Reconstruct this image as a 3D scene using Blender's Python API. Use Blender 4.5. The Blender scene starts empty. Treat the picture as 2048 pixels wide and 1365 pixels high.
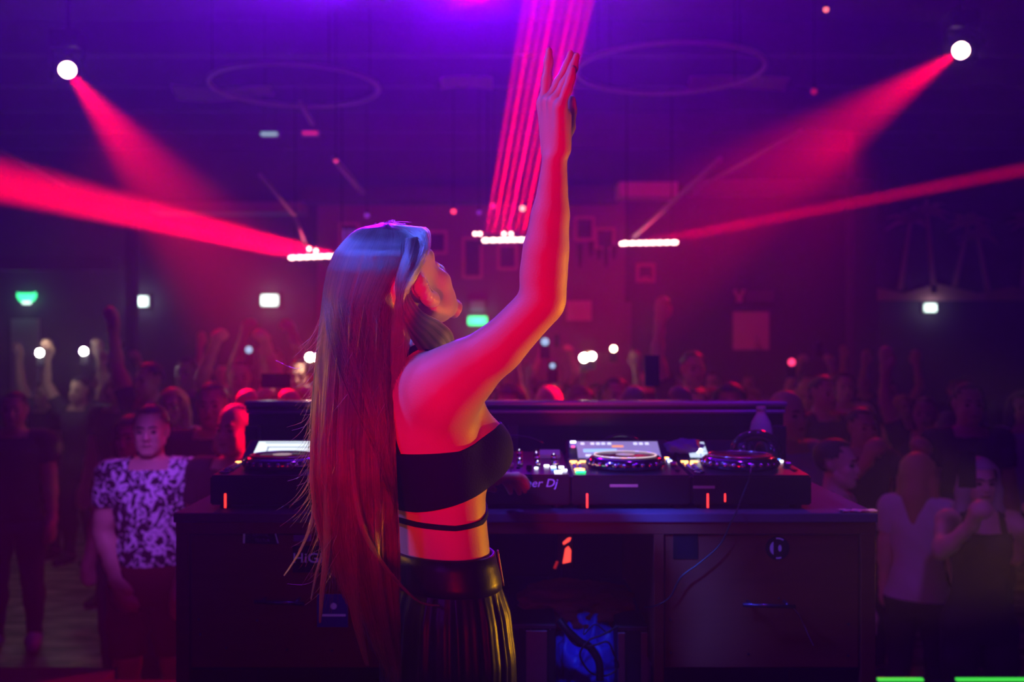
import bpy, bmesh, math, random
import numpy as np
from mathutils import Vector, Matrix, noise
random.seed(7); RS = np.random.RandomState(11)
S = bpy.context.scene; COL = S.collection
PI = math.pi
FPX = 1991.0; EYE = 1.45
def P(px, py, D): return Vector(((px-1024)/FPX*D, D, EYE-(py-682.5)/FPX*D))
# ------------------------------------------------------------------ camera
cam = bpy.data.cameras.new('camera'); co = bpy.data.objects.new('camera', cam); COL.objects.link(co)
co.location = (0, 0, EYE); co.rotation_euler = (PI/2, 0, 0)
cam.lens = 35; cam.sensor_width = 36; cam.clip_end = 100
cam.dof.use_dof = True; cam.dof.focus_distance = 1.93; cam.dof.aperture_fstop = 2.8
S.camera = co
S.view_settings.view_transform = 'Standard'; S.view_settings.look = 'None'
S.view_settings.exposure = 0.0; S.view_settings.gamma = 1.0; S.view_settings.use_curve_mapping = False
S.cycles.volume_bounces = 0; S.cycles.max_bounces = 5; S.cycles.diffuse_bounces = 2
S.cycles.glossy_bounces = 3; S.cycles.transmission_bounces = 5; S.cycles.transparent_max_bounces = 6
S.cycles.sample_clamp_indirect = 2.0
S.cycles.use_light_tree = True
# ------------------------------------------------------------------ world: dark, filled with thin stage haze
w = bpy.data.worlds.new('world'); S.world = w; w.use_nodes = True; nt = w.node_tree; nt.nodes.clear()
_o = nt.nodes.new('ShaderNodeOutputWorld'); _b = nt.nodes.new('ShaderNodeBackground')
_b.inputs[0].default_value = (.05, .01, .09, 1); _b.inputs[1].default_value = 0.02
_v = nt.nodes.new('ShaderNodeVolumeScatter'); _v.inputs['Density'].default_value = .012
_v.inputs['Anisotropy'].default_value = .5
nt.links.new(_b.outputs[0], _o.inputs[0]); nt.links.new(_v.outputs[0], _o.inputs[1])
# ------------------------------------------------------------------ lights
def aim(o, d): o.rotation_euler = Vector(d).to_track_quat('-Z', 'Y').to_euler()
def spot(p, d, pw, col, ang, bl=.5, r=.02, name='spot_lamp'):
    l = bpy.data.lights.new(name, 'SPOT'); l.energy = pw; l.color = col
    l.spot_size = math.radians(ang); l.spot_blend = bl; l.shadow_soft_size = r
    ob = bpy.data.objects.new(name, l); COL.objects.link(ob); ob.location = p; aim(ob, d); return ob
def spot_at(p, t, *a, **k): return spot(p, Vector(t)-Vector(p), *a, **k)
def point(p, pw, col, r=.05):
    l = bpy.data.lights.new('bulb', 'POINT'); l.energy = pw; l.color = col; l.shadow_soft_size = r
    ob = bpy.data.objects.new('bulb', l); COL.objects.link(ob); ob.location = p; return ob
RED = (1, .0, .02); PINK = (1, .0, .09); BLUE = (.13, .17, 1); VIOLET = (.32, .03, 1); AMBER = (1, .42, .0)
DJ = Vector((-.15, 2.0, 1.3))
# stage lights on the DJ
spot_at((-.5, -1.25, .85), (-.07, 1.95, 1.60), 380, (1, 0, .015), 26, .7, .16)
spot_at((.9, 5.2, 3.7), (-.06, 2.0, 1.52), 150, (.36, .12, 1), 13, .6, .08)
spot_at((-1.7, 1.75, 3.1), (-.1, 1.95, 1.5), 260, (.10, .09, 1), 38, .5, .1)
spot_at((-1.25, .7, 3.1), (-.235, 1.95, 1.655), 1500, (.04, .12, 1), 8.5, .7, .08)
spot_at((2.0, 3.05, .72), (-.04, 1.97, 1.25), 150, AMBER, 26, .4, .06)
spot_at((1.6, 2.5, 1.2), (.09, 1.84, 1.62), 60, AMBER, 17, .5, .05)
spot_at((-2.0, 2.7, 1.6), (-.36, 1.95, 1.2), 22, AMBER, 26, .5, .08)
spot_at((-1.7, -.3, 2.0), (-.41, 1.95, 1.15), 40, (.36, .02, 1), 20, .6, .15)  # added violet fill for the hair, from the camera side
spot_at((.2, -.6, 1.2), (0, 2.6, .8), 11, RED, 62, .9, .2)  # added weak wash that reddens the desk front
# purple wash over the booth, purple light on the near guests, blue spot added to brighten the bag in the open bay
spot_at((.6, 2.3, 3.5), (.5, 3.1, 1.0), 42, VIOLET, 66, .8, .1)
spot_at((1.4, 1.0, 2.9), (.5, 3.4, 1.12), 38, (.22, .0, 1), 34, .6, .1)
spot_at((.2, 1.1, 2.4), (.20, 2.8, .50), 110, (.03, .1, 1), 9, .8, .05)
spot_at((-.9, 1.2, 3.3), (-1.83, 5.05, .62), 620, (.36, .07, 1), 9.5, .8, .1)
spot_at((1.4, 6.3, 1.3), (-1.72, 5.10, .18), 90, RED, 12, .8, .05)
spot_at((1.0, 1.2, 3.3), (2.1, 4.9, .45), 90, (.4, .04, 1), 20, .8, .1)
# blue-violet moving head just above the frame
spot(P(930, -22, 7.0), (.1, -1, .12), 6500, (.20, .0, 1), 84, .8, .12)
spot(P(720, -30, 7.4), (-.3, -1, .12), 3200, (.16, .0, 1), 84, .8, .12)
# red washes on the crowd
spot_at((3.6, 10.5, 3.6), (-.5, 6.0, .3), 600, RED, 60, 1, .15)
spot_at((-3.8, 9.5, 3.6), (-1.2, 5.3, .3), 260, RED, 50, 1, .15)
spot_at((0, 3.8, 3.9), (0, 10.5, .3), 60, (1, 0, .05), 75, 1, .3)
# ------------------------------------------------------------------ materials
MATS = {}
def mat(name, col=(.5, .5, .5), rough=.5, metal=0., emit=None, es=1., grain=0., gscale=30, bump=0., bscale=60, trans=0., ior=1.45, spec=.5, sheen=0.):
    if name in MATS: return MATS[name]
    m = bpy.data.materials.new(name); m.use_nodes = True; n = m.node_tree; b = n.nodes['Principled BSDF']
    b.inputs['Base Color'].default_value = (*col, 1); b.inputs['Roughness'].default_value = rough
    b.inputs['Metallic'].default_value = metal; b.inputs['IOR'].default_value = ior
    b.inputs['Specular IOR Level'].default_value = spec; b.inputs['Transmission Weight'].default_value = trans
    if sheen: b.inputs['Sheen Weight'].default_value = sheen
    if emit:
        b.inputs['Emission Color'].default_value = (*emit, 1); b.inputs['Emission Strength'].default_value = es
        m.cycles.emission_sampling = 'NONE'
    if grain or bump:
        tc = n.nodes.new('ShaderNodeTexCoord'); nz = n.nodes.new('ShaderNodeTexNoise'); nz.inputs['Scale'].default_value = gscale
        nz.inputs['Detail'].default_value = 4; n.links.new(tc.outputs['Object'], nz.inputs['Vector'])
        if grain:
            mx = n.nodes.new('ShaderNodeMix'); mx.data_type = 'RGBA'; n.links.new(nz.outputs['Fac'], mx.inputs['Factor'])
            mx.inputs['A'].default_value = (*[c*(1-grain) for c in col], 1); mx.inputs['B'].default_value = (*[min(1, c*(1+grain)) for c in col], 1)
            n.links.new(mx.outputs['Result'], b.inputs['Base Color'])
        if bump:
            n2 = n.nodes.new('ShaderNodeTexNoise'); n2.inputs['Scale'].default_value = bscale; n.links.new(tc.outputs['Object'], n2.inputs['Vector'])
            bp = n.nodes.new('ShaderNodeBump'); bp.inputs['Strength'].default_value = bump; bp.inputs['Distance'].default_value = .01
            n.links.new(n2.outputs['Fac'], bp.inputs['Height']); n.links.new(bp.outputs['Normal'], b.inputs['Normal'])
    MATS[name] = m; return m
def wood(name, c1, c2, rough=.45, stretch=(1, 8, 8)):
    m = bpy.data.materials.new(name); m.use_nodes = True; n = m.node_tree; b = n.nodes['Principled BSDF']
    tc = n.nodes.new('ShaderNodeTexCoord'); mp = n.nodes.new('ShaderNodeMapping'); mp.inputs['Scale'].default_value = stretch
    nz = n.nodes.new('ShaderNodeTexNoise'); nz.inputs['Scale'].default_value = 5; nz.inputs['Detail'].default_value = 6; nz.inputs['Distortion'].default_value = .6
    mx = n.nodes.new('ShaderNodeMix'); mx.data_type = 'RGBA'; mx.inputs['A'].default_value = (*c1, 1); mx.inputs['B'].default_value = (*c2, 1)
    n.links.new(tc.outputs['Object'], mp.inputs['Vector']); n.links.new(mp.outputs['Vector'], nz.inputs['Vector'])
    n.links.new(nz.outputs['Fac'], mx.inputs['Factor']); n.links.new(mx.outputs['Result'], b.inputs['Base Color']); b.inputs['Roughness'].default_value = rough; b.inputs['Specular IOR Level'].default_value = .15
    return m
def tag(o, label=None, cat=None, group=None, kind=None):
    if label: o['label'] = label
    if cat: o['category'] = cat
    if group: o['group'] = group
    if kind: o['kind'] = kind
    return o
def link(name, me, m=None, parent=None, smooth=True):
    o = bpy.data.objects.new(name, me); COL.objects.link(o)
    if m is not None:
        me.materials.clear(); me.materials.append(m)
    if smooth and me.polygons: me.polygons.foreach_set('use_smooth', np.ones(len(me.polygons), bool))
    if parent is not None: o.parent = parent
    return o
def empty(name, loc=(0, 0, 0), rz=0, parent=None):
    o = bpy.data.objects.new(name, None); COL.objects.link(o); o.location = loc; o.rotation_euler = (0, 0, rz); o.empty_display_size = .05
    if parent: o.parent = parent
    return o
def copy_tree(o, parent=None):
    c = o.copy(); COL.objects.link(c)
    if parent is not None: c.parent = parent
    for ch in list(o.children): copy_tree(ch, c)
    return c
class MB:
    def __init__(s): s.bm = bmesh.new()
    def _xf(s, vs, loc, rot, sc=None):
        M = Matrix.Translation(loc)
        if rot is not None: M = M @ (rot if isinstance(rot, Matrix) else Matrix.Rotation(rot[2], 4, 'Z') @ Matrix.Rotation(rot[1], 4, 'Y') @ Matrix.Rotation(rot[0], 4, 'X'))
        if sc is not None: M = M @ Matrix.Diagonal((*sc, 1))
        bmesh.ops.transform(s.bm, matrix=M, verts=vs)
    def box(s, c, size, bev=0., rot=None):
        r = bmesh.ops.create_cube(s.bm, size=1); vs = r['verts']
        bmesh.ops.transform(s.bm, matrix=Matrix.Diagonal((*size, 1)), verts=vs)
        if bev:
            es = list({e for v in vs for e in v.link_edges})
            rr = bmesh.ops.bevel(s.bm, geom=es, offset=bev, segments=2, affect='EDGES', profile=.5)
            vs = list({v for f in rr['faces'] for v in f.verts} | {v for v in vs if v.is_valid})
        s._xf(vs, c, rot); return s
    def box2(s, a, b, bev=0.):
        a, b = Vector(a), Vector(b); return s.box((a+b)/2, [abs(q) for q in (b-a)], bev)
    def cyl(s, c, r, h, seg=24, r2=None, rot=None):
        rr = bmesh.ops.create_cone(s.bm, cap_ends=True, segments=seg, radius1=r, radius2=r if r2 is None else r2, depth=h)
        s._xf(rr['verts'], c, rot); return s
    def rod(s, a, b, r, seg=8, r2=None):
        a, b = Vector(a), Vector(b); d = b-a; q = d.to_track_quat('Z', 'Y').to_matrix().to_4x4()
        rr = bmesh.ops.create_cone(s.bm, cap_ends=True, segments=seg, radius1=r, radius2=r if r2 is None else r2, depth=d.length)
        bmesh.ops.transform(s.bm, matrix=Matrix.Translation((a+b)/2) @ q, verts=rr['verts']); return s
    def ball(s, c, r, seg=16, sc=None, rot=None):
        rr = bmesh.ops.create_uvsphere(s.bm, u_segments=seg, v_segments=max(6, seg//2), radius=r); s._xf(rr['verts'], c, rot, sc); return s
    def lathe(s, prof, c=(0, 0, 0), seg=32, rot=None):
        vs = []; rings = []
        for (r, z) in prof:
            ring = [s.bm.verts.new((r*math.cos(2*PI*i/seg), r*math.sin(2*PI*i/seg), z)) for i in range(seg)]; rings.append(ring); vs += ring
        for a, b in zip(rings, rings[1:]):
            for i in range(seg): s.bm.faces.new((a[i], a[(i+1) % seg], b[(i+1) % seg], b[i]))
        if prof[0][0] > 1e-5: s.bm.faces.new(rings[0][::-1])
        if prof[-1][0] > 1e-5: s.bm.faces.new(rings[-1])
        s._xf(vs, c, rot); return s
    def tube(s, pts, r, seg=8, closed=False):
        pts = [Vector(p) for p in pts]; n = len(pts); rings = []
        up = Vector((0, 0, 1)); prev = None
        for i, p in enumerate(pts):
            a = pts[(i-1) % n] if (closed or i > 0) else p; b = pts[(i+1) % n] if (closed or i < n-1) else p
            t = (b-a).normalized()
            if prev is None:
                prev = t.orthogonal().normalized()
            prev = (prev - t*prev.dot(t)).normalized(); bi = t.cross(prev)
            rr = r[i] if hasattr(r, '__len__') else r
            rings.append([s.bm.verts.new(p + (prev*math.cos(2*PI*k/seg) + bi*math.sin(2*PI*k/seg))*rr) for k in range(seg)])
        for i in range(n if closed else n-1):
            a, b = rings[i], rings[(i+1) % n]
            for k in range(seg): s.bm.faces.new((a[k], a[(k+1) % seg], b[(k+1) % seg], b[k]))
        if not closed:
            s.bm.faces.new(rings[0][::-1]); s.bm.faces.new(rings[-1])
        return s
    def prism(s, pts, y0, y1):           # outline in x,z extruded along y
        a = [s.bm.verts.new((x, y0, z)) for x, z in pts]; b = [s.bm.verts.new((x, y1, z)) for x, z in pts]; n = len(pts)
        s.bm.faces.new(a[::-1]); s.bm.faces.new(b)
        for i in range(n): s.bm.faces.new((a[i], a[(i+1) % n], b[(i+1) % n], b[i]))
        return s
    def mesh(s, name='mesh'):
        bmesh.ops.recalc_face_normals(s.bm, faces=s.bm.faces); me = bpy.data.meshes.new(name); s.bm.to_mesh(me); s.bm.free(); return me
    def build(s, name, m, parent=None, smooth=False): return link(name, s.mesh(name), m, parent, smooth)
def catmull(pts, n):
    pts = np.array([list(p) for p in pts], float); k = len(pts)
    t = np.linspace(0, k-1, n); i = np.clip(t.astype(int), 0, k-2); u = (t-i)[:, None]
    p0 = pts[np.maximum(i-1, 0)]; p1 = pts[i]; p2 = pts[i+1]; p3 = pts[np.minimum(i+2, k-1)]
    return .5*((2*p1) + (-p0+p2)*u + (2*p0-5*p1+4*p2-p3)*u**2 + (-p0+3*p1-3*p2+p3)*u**3)
def text(name, s, size, loc, rot, m, parent, ext=.0006, italic=0., sx=1.):
    c = bpy.data.curves.new(name, 'FONT'); c.body = s; c.size = size; c.extrude = ext; c.shear = italic; c.align_x = 'CENTER'; c.align_y = 'CENTER'; c.resolution_u = 3
    o = bpy.data.objects.new(name, c); COL.objects.link(o); dg = bpy.context.evaluated_depsgraph_get()
    me = bpy.data.meshes.new_from_object(o.evaluated_get(dg)); bpy.data.objects.remove(o)
    ob = link(name, me, m, parent, False); ob.location = loc; ob.rotation_euler = rot; ob.scale = (sx, 1, 1); return ob
# ------------------------------------------------------------------ smooth-union body builder
def _sphere():
    bm = bmesh.new(); bmesh.ops.create_icosphere(bm, subdivisions=3, radius=1); v = np.array([x.co[:] for x in bm.verts]); t = np.array([[x.index for x in f.verts] for f in bm.faces]); bm.free(); return v, t
USV, UST = _sphere()
class Body:
    """capsules, ellipsoids and lofts fused into ONE continuous skin (voxel union projected onto a smooth distance field)"""
    def __init__(s): s.p = []; s.carve = []
    def cone(s, a, b, ra, rb, tag='x'): s.p.append(('c', np.array(a, float), np.array(b, float), ra, rb, tag)); return s
    def chain(s, pts, rs, tag='x'):
        for i in range(len(pts)-1): s.cone(pts[i], pts[i+1], rs[i], rs[i+1], tag)
        return s
    def ell(s, c, r, R=None, tag='x', carve=False):
        (s.carve if carve else s.p).append(('e', np.array(c, float), np.array(r, float), np.eye(3) if R is None else np.array(R, float), 0, tag)); return s
    def loft(s, lv, Rx, Fx, tag='torso'):     # lv: z, cx, cy, a, b
        lv = np.array(sorted(lv), float); z = np.linspace(lv[0, 0], lv[-1, 0], 40)
        L = np.stack([z]+[np.interp(z, lv[:, 0], lv[:, i]) for i in range(1, 5)], 1)
        for _ in range(2): L[1:-1, 1:] = (L[:-2, 1:]+2*L[1:-1, 1:]+L[2:, 1:])/4
        s.p.append(('l', L, np.array(Rx, float)[:2], np.array(Fx, float)[:2], 0, tag)); return s
    @staticmethod
    def d1(q, X):
        if q[0] == 'c':
            ab = q[2]-q[1]; L = ab@ab; t = np.clip(((X-q[1])@ab)/max(L, 1e-9), 0, 1)
            return np.sqrt((((X-q[1])-t[:, None]*ab)**2).sum(1))-(q[3]+(q[4]-q[3])*t)
        if q[0] == 'e':
            p = (X-q[1])@q[3].T; k0 = np.sqrt(((p/q[2])**2).sum(1)); k1 = np.sqrt(((p/q[2]**2)**2).sum(1))+1e-9
            return k0*(k0-1)/k1
        L = q[1]; z = X[:, 2]; zc = np.clip(z, L[0, 0], L[-1, 0])
        cx, cy, a, b = [np.interp(zc, L[:, 0], L[:, i]) for i in range(1, 5)]
        dx = X[:, 0]-cx; dy = X[:, 1]-cy; u = dx*q[2][0]+dy*q[2][1]; v = dx*q[3][0]+dy*q[3][1]
        k0 = np.sqrt((u/a)**2+(v/b)**2); k1 = np.sqrt((u/a**2)**2+(v/b**2)**2)+1e-9
        d = k0*(k0-1)/k1; dz = np.abs(z-zc); r = .02
        return np.where(dz > 0, np.sqrt(np.maximum(d+r, 0)**2+dz**2)-r, d)
    @staticmethod
    def bb(q):
        if q[0] == 'c': return np.minimum(q[1]-q[3], q[2]-q[4]), np.maximum(q[1]+q[3], q[2]+q[4])
        if q[0] == 'e': r = q[2].max(); return q[1]-r, q[1]+r
        L = q[1]; r = L[:, 3:5].max(); return np.array([L[:, 1].min()-r, L[:, 2].min()-r, L[0, 0]]), np.array([L[:, 1].max()+r, L[:, 2].max()+r, L[-1, 0]])
    def near(s, X, m=.07):
        lo, hi = X.min(0)-m, X.max(0)+m
        f = lambda L: [q for q in L if (Body.bb(q)[0] < hi).all() and (Body.bb(q)[1] > lo).all()]
        return f(s.p) or s.p, f(s.carve)
    def dist(s, X, k, PC=None):
        pp, cc = PC or (s.p, s.carve)
        D = np.stack([Body.d1(q, X) for q in pp]); m = D.min(0)
        d = m-k*np.log(np.exp(-(D-m)/k).sum(0))
        for q in cc:
            e = -Body.d1(q, X); h = np.clip(.5+.5*(e-d)/.006, 0, 1); d = d*(1-h)+e*h+.006*h*(1-h)
        return d
    def surface(s, voxel, k, kfun=None, its=3, smooth=2, extra=None):
        VV = []; TT = []; base = 0
        def put(v, t):
            nonlocal base
            VV.append(v); TT.append(t+base); base += len(v)
        for q in s.p:
            if q[0] == 'c':
                for c, r in ((q[1], q[3]), (q[2], q[4])): put(USV*r+c, UST)
                dv = q[2]-q[1]; Ln = np.linalg.norm(dv)
                if Ln > 1e-4:
                    z = dv/Ln; x = np.cross(z, [1, 0, 0] if abs(z[0]) < .8 else [0, 1, 0]); x /= np.linalg.norm(x); y = np.cross(z, x); t = np.linspace(0, 2*PI, 14, endpoint=False)
                    rg = np.cos(t)[:, None]*x+np.sin(t)[:, None]*y; v = np.concatenate([q[1]+rg*q[3], q[2]+rg*q[4], [q[1]], [q[2]]]); j = np.arange(14); k2 = (j+1) % 14
                    put(v, np.concatenate([np.stack([j, k2, k2+14], 1), np.stack([j, k2+14, j+14], 1), np.stack([k2, j, j*0+28], 1), np.stack([j+14, k2+14, j*0+29], 1)]))
            elif q[0] == 'e': put((USV*q[2])@q[3]+q[1], UST)
            else:
                L = q[1]; t = np.linspace(0, 2*PI, 32, endpoint=False); m = len(L)
                v = np.concatenate([np.stack([r_[1]+q[2][0]*r_[3]*np.cos(t)+q[3][0]*r_[4]*np.sin(t), r_[2]+q[2][1]*r_[3]*np.cos(t)+q[3][1]*r_[4]*np.sin(t), np.full(32, r_[0])], 1) for r_ in L]+[[[L[0, 1], L[0, 2], L[0, 0]]], [[L[-1, 1], L[-1, 2], L[-1, 0]]]])
                j = np.arange(32); k2 = (j+1) % 32; f = []
                for i in range(m-1): f += [np.stack([i*32+j, i*32+k2, i*32+32+k2], 1), np.stack([i*32+j, i*32+32+k2, i*32+32+j], 1)]
                f += [np.stack([k2, j, j*0+m*32], 1), np.stack([(m-1)*32+j, (m-1)*32+k2, j*0+m*32+1], 1)]; put(v, np.concatenate(f))
        me = to_mesh('tmp', np.concatenate(VV), np.concatenate(TT)); o = bpy.data.objects.new('tmp', me); COL.objects.link(o)
        md = o.modifiers.new('r', 'REMESH'); md.mode = 'VOXEL'; md.voxel_size = voxel
        dg = bpy.context.evaluated_depsgraph_get(); e = bpy.data.meshes.new_from_object(o.evaluated_get(dg))
        bpy.data.objects.remove(o)
        n = len(e.vertices); V = np.empty(n*3, np.float32); e.vertices.foreach_get('co', V); V = V.reshape(-1, 3).astype(float)
        e.calc_loop_triangles()
        Q = np.empty(len(e.polygons)*4, np.int32); e.polygons.foreach_get('vertices', Q) if all(p.loop_total == 4 for p in e.polygons) else None
        if Q.any(): F = Q.reshape(-1, 4)
        else: F = None
        Ed = np.empty(len(e.edges)*2, np.int32); e.edges.foreach_get('vertices', Ed); Ed = Ed.reshape(-1, 2)
        bpy.data.meshes.remove(e)
        key = (np.floor(V/.09)+50).astype(np.int64)@np.array([1000000, 1000, 1]); od = np.argsort(key, kind='stable')
        for ix in np.split(od, np.flatnonzero(np.diff(key[od]))+1):
            X = V[ix]; PC = s.near(X); h = 1e-4; kk = k if kfun is None else kfun(X)
            for it in range(its):
                d = s.dist(X, kk, PC); g = np.stack([s.dist(X+np.eye(3)[j]*h, kk, PC)-d for j in range(3)], 1)/h if it == 0 or its > 2 else g
                if it == 0 or its > 2: g /= np.maximum(np.linalg.norm(g, axis=1), .3)[:, None]
                X = X-g*np.clip(d, -voxel*3, voxel*3)[:, None]
            V[ix] = X
        deg = np.bincount(Ed.ravel(), minlength=n).astype(float)[:, None]
        for _ in range(smooth):
            A = np.zeros_like(V)
            for c in range(3): A[:, c] = np.bincount(Ed[:, 0], V[Ed[:, 1], c], n)+np.bincount(Ed[:, 1], V[Ed[:, 0], c], n)
            V = V*.5+.5*A/np.maximum(deg, 1)
        if extra is not None:
            wt = extra(V)[:, None]
            for _ in range(40):
                A = np.zeros_like(V)
                for c in range(3): A[:, c] = np.bincount(Ed[:, 0], V[Ed[:, 1], c], n)+np.bincount(Ed[:, 1], V[Ed[:, 0], c], n)
                V = V*(1-.6*wt)+.6*wt*A/np.maximum(deg, 1)
        s.V, s.F = V, F; return s
    def tags(s):
        out = np.zeros(len(s.V), int); T = np.zeros(len(s.V)); names = [q[5] for q in s.p]; ids = {id(q): i for i, q in enumerate(s.p)}; V = s.V
        key = (np.floor(V/.09)+50).astype(np.int64)@np.array([1000000, 1000, 1]); od = np.argsort(key, kind='stable')
        for ix in np.split(od, np.flatnonzero(np.diff(key[od]))+1):
            pp = s.near(V[ix])[0]; out[ix] = np.array([ids[id(q)] for q in pp])[np.stack([Body.d1(q, V[ix]) for q in pp]).argmin(0)]
        s.tname = np.array(names, object)[out]
        for i, q in enumerate(s.p):
            if q[0] == 'c':
                m = out == i; ab = q[2]-q[1]; T[m] = ((s.V[m]-q[1])@ab)/max(ab@ab, 1e-9)
        s.tpar = T; return s
def to_mesh(name, V, F):
    me = bpy.data.meshes.new(name); me.vertices.add(len(V)); me.vertices.foreach_set('co', np.asarray(V, np.float32).ravel())
    k = F.shape[1]; me.loops.add(F.size); me.loops.foreach_set('vertex_index', F.astype(np.int32).ravel()); me.polygons.add(len(F))
    me.polygons.foreach_set('loop_start', np.arange(0, F.size, k, dtype=np.int32)); me.update(calc_edges=True); me.validate(); return me
def normals(V, F):
    a = V[F[:, 2]]-V[F[:, 0]]; b = V[F[:, 3 if F.shape[1] == 4 else 1]]-V[F[:, 1 if F.shape[1] == 4 else 0]]
    n = np.cross(a, b) if F.shape[1] == 4 else np.cross(b, a); N = np.zeros_like(V)
    for j in range(F.shape[1]):
        for c in range(3): N[:, c] += np.bincount(F[:, j], n[:, c], len(V))
    return N/np.maximum(np.linalg.norm(N, axis=1), 1e-12)[:, None]
def tri(F): return np.concatenate([F[:, :3], F[:, [0, 2, 3]]]) if F.shape[1] == 4 else F
def submesh(V, F, mask):
    keep = mask[F].all(1); F = F[keep]; u, inv = np.unique(F, return_inverse=True); return V[u], inv.reshape(F.shape), u
def cut(V, T, f):        # keep the part of a triangle mesh where field f > 0, cut cleanly along f = 0
    f = np.where(np.abs(f) < 1e-9, 1e-9, f); ins = f > 0; cnt = ins[T].sum(1); out = [T[cnt == 3]]
    newV = [V]; base = len(V); cache = {}; extra = []; tris = []
    def mid(a, b):
        k = (a, b) if a < b else (b, a)
        if k not in cache:
            t = f[a]/(f[a]-f[b]); extra.append(V[a]+(V[b]-V[a])*t); cache[k] = base+len(extra)-1
        return cache[k]
    for t in T[(cnt == 1) | (cnt == 2)]:
        i = [j for j in range(3) if ins[t[j]]]
        if len(i) == 1:
            a = t[i[0]]; b = t[(i[0]+1) % 3]; c = t[(i[0]+2) % 3]; tris.append((a, mid(a, b), mid(a, c)))
        else:
            o = [j for j in range(3) if j not in i][0]; c = t[o]; a = t[(o+1) % 3]; b = t[(o+2) % 3]
            m1, m2 = mid(c, a), mid(b, c); tris.append((a, b, m2)); tris.append((a, m2, m1))
    if extra: newV.append(np.array(extra))
    if tris: out.append(np.array(tris))
    V2 = np.concatenate(newV); T2 = np.concatenate(out); u, inv = np.unique(T2, return_inverse=True)
    return V2[u], inv.reshape(T2.shape)
def shell(V, T, thick):  # give an open sheet real thickness (outside at V+n*thick)
    N = normals(V, T); n = len(V); E = np.concatenate([T[:, [0, 1]], T[:, [1, 2]], T[:, [2, 0]]])
    key = np.sort(E, 1); _, idx, c = np.unique(key, axis=0, return_index=True, return_counts=True); B = E[idx[c == 1]]
    V2 = np.concatenate([V, V+N*thick]); side = np.concatenate([np.stack([B[:, 0], B[:, 1], B[:, 1]+n], 1), np.stack([B[:, 0], B[:, 1]+n, B[:, 0]+n], 1)])
    return V2, np.concatenate([T[:, ::-1], T+n, side[:, [0, 1, 2]]])
def hand_prims(B, W, d, n, t, s=1., curl=(.25, .3, .3), r=.0085, spread=.12, tag='hand', thumb=True):
    W, d, n, t = [np.array(q, float) for q in (W, d, n, t)]; d /= np.linalg.norm(d); n = n-d*(n@d); n /= np.linalg.norm(n); t = t-d*(t@d)-n*(t@n); t /= np.linalg.norm(t)
    K = []
    for i, (o, L) in enumerate(zip((.030, .010, -.010, -.029), (.086, .090, .085, .076))):
        k = W+d*L*s+t*o*s; K.append(k); B.cone(W+t*o*.55*s, k, .0125*s, .0105*s, tag)
    for i, (k, L) in enumerate(zip(K, (.072, .08, .075, .06))):
        ang = 0; p = k; dd = d+t*spread*(.9-.6*i); dd /= np.linalg.norm(dd)
        for j, q in enumerate((.45, .3, .25)):
            ang += curl[j]; v = dd*math.cos(ang)+n*math.sin(ang); p2 = p+v*L*q*s; B.cone(p, p2, (r+.0008-.0006*j)*s, (r+.0002-.0009*j)*s, tag); p = p2
    if thumb:
        a = W+d*.018*s+t*.018*s; b = a+(t*.75+d*.65+n*.25)*.04*s; c = b+(t*.35+d*.85+n*.3)*.032*s; e = c+(t*.1+d*.95+n*.3)*.026*s
        B.chain([a, b, c, e], [.014*s, .0125*s, .0105*s, .0085*s], tag)
def head_prims(B, C, Rm, s=1., tag='head', ears=True, jaw=1.):
    """Rm rows: right, forward, up. origin = between the ears"""
    C = np.array(C, float); Rm = np.array(Rm, float)
    def w(x, y, z): return C+(Rm[0]*x+Rm[1]*y+Rm[2]*z)*s
    B.ell(w(0, -.012, .043), np.array([.074, .094, .084])*s, Rm, tag)
    B.ell(w(0, .034, -.012), np.array([.060*jaw, .056, .080])*s, Rm, tag)
    for q in (-1, 1):
        B.cone(w(q*.050*jaw, .004, -.048), w(q*.016, .070, -.094),   .022*s, .018*s, tag)
        B.ell(w(q*.036, .062, -.026), np.array([.022, .026, .024])*s, Rm, tag)
        B.ell(w(q*.031, .106, .006), np.array([.017, .018, .010])*s, Rm, tag, carve=True); B.ell(w(q*.030*jaw, .040, -.062), np.array([.029, .044, .038])*s, Rm, tag)
        if ears:
            e = [w(q*(.070+.014*math.sin(u*PI)*.6), -.004+.017*math.cos(u*PI*1.35+.9)-.004, .004+.03*math.sin(u*PI*1.35+.9)) for u in np.linspace(0, 1, 7)]
            B.chain(e, [.0055*s]*7, tag); B.cone(w(q*.068, 0, -.004), w(q*.074, -.010, .004), .010*s, .013*s, tag)
    B.cone(w(-.006, .074, -.092), w(.006, .074, -.092), .018*s, .018*s, tag)
    B.cone(w(-.026, .078, .030), w(.026, .078, .030), .012*s, .012*s, tag)
    B.cone(w(0, .086, .018), w(0, .108, -.026), .007*s, .0105*s, tag)
    for q in (-1, 1): B.cone(w(q*.008, .098, -.030), w(q*.009, .096, -.03), .007*s, .007*s, tag)
    B.ell(w(0, .090, -.055), np.array([.022, .010, .006])*s, Rm, tag); B.ell(w(0, .088, -.066), np.array([.019, .010, .007])*s, Rm, tag)
    return w
skin = mat('skin', (.62, .36, .26), .5, spec=.25, grain=.08, gscale=12, bump=.08, bscale=300)
blk = mat('black_plastic', (.008, .008, .010), .5, spec=.25, bump=.05, bscale=400); blk_m = mat('black_metal', (.018, .018, .022), .3, metal=.6)
def ring(mb, c, r, t, n=28, tilt=0): mb.tube([(c[0]+r*math.cos(a), c[1]+r*math.sin(a), c[2]) for a in np.linspace(0, 2*PI, n, endpoint=False)], t, 6, closed=True)
FLOOR = -.67
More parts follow.
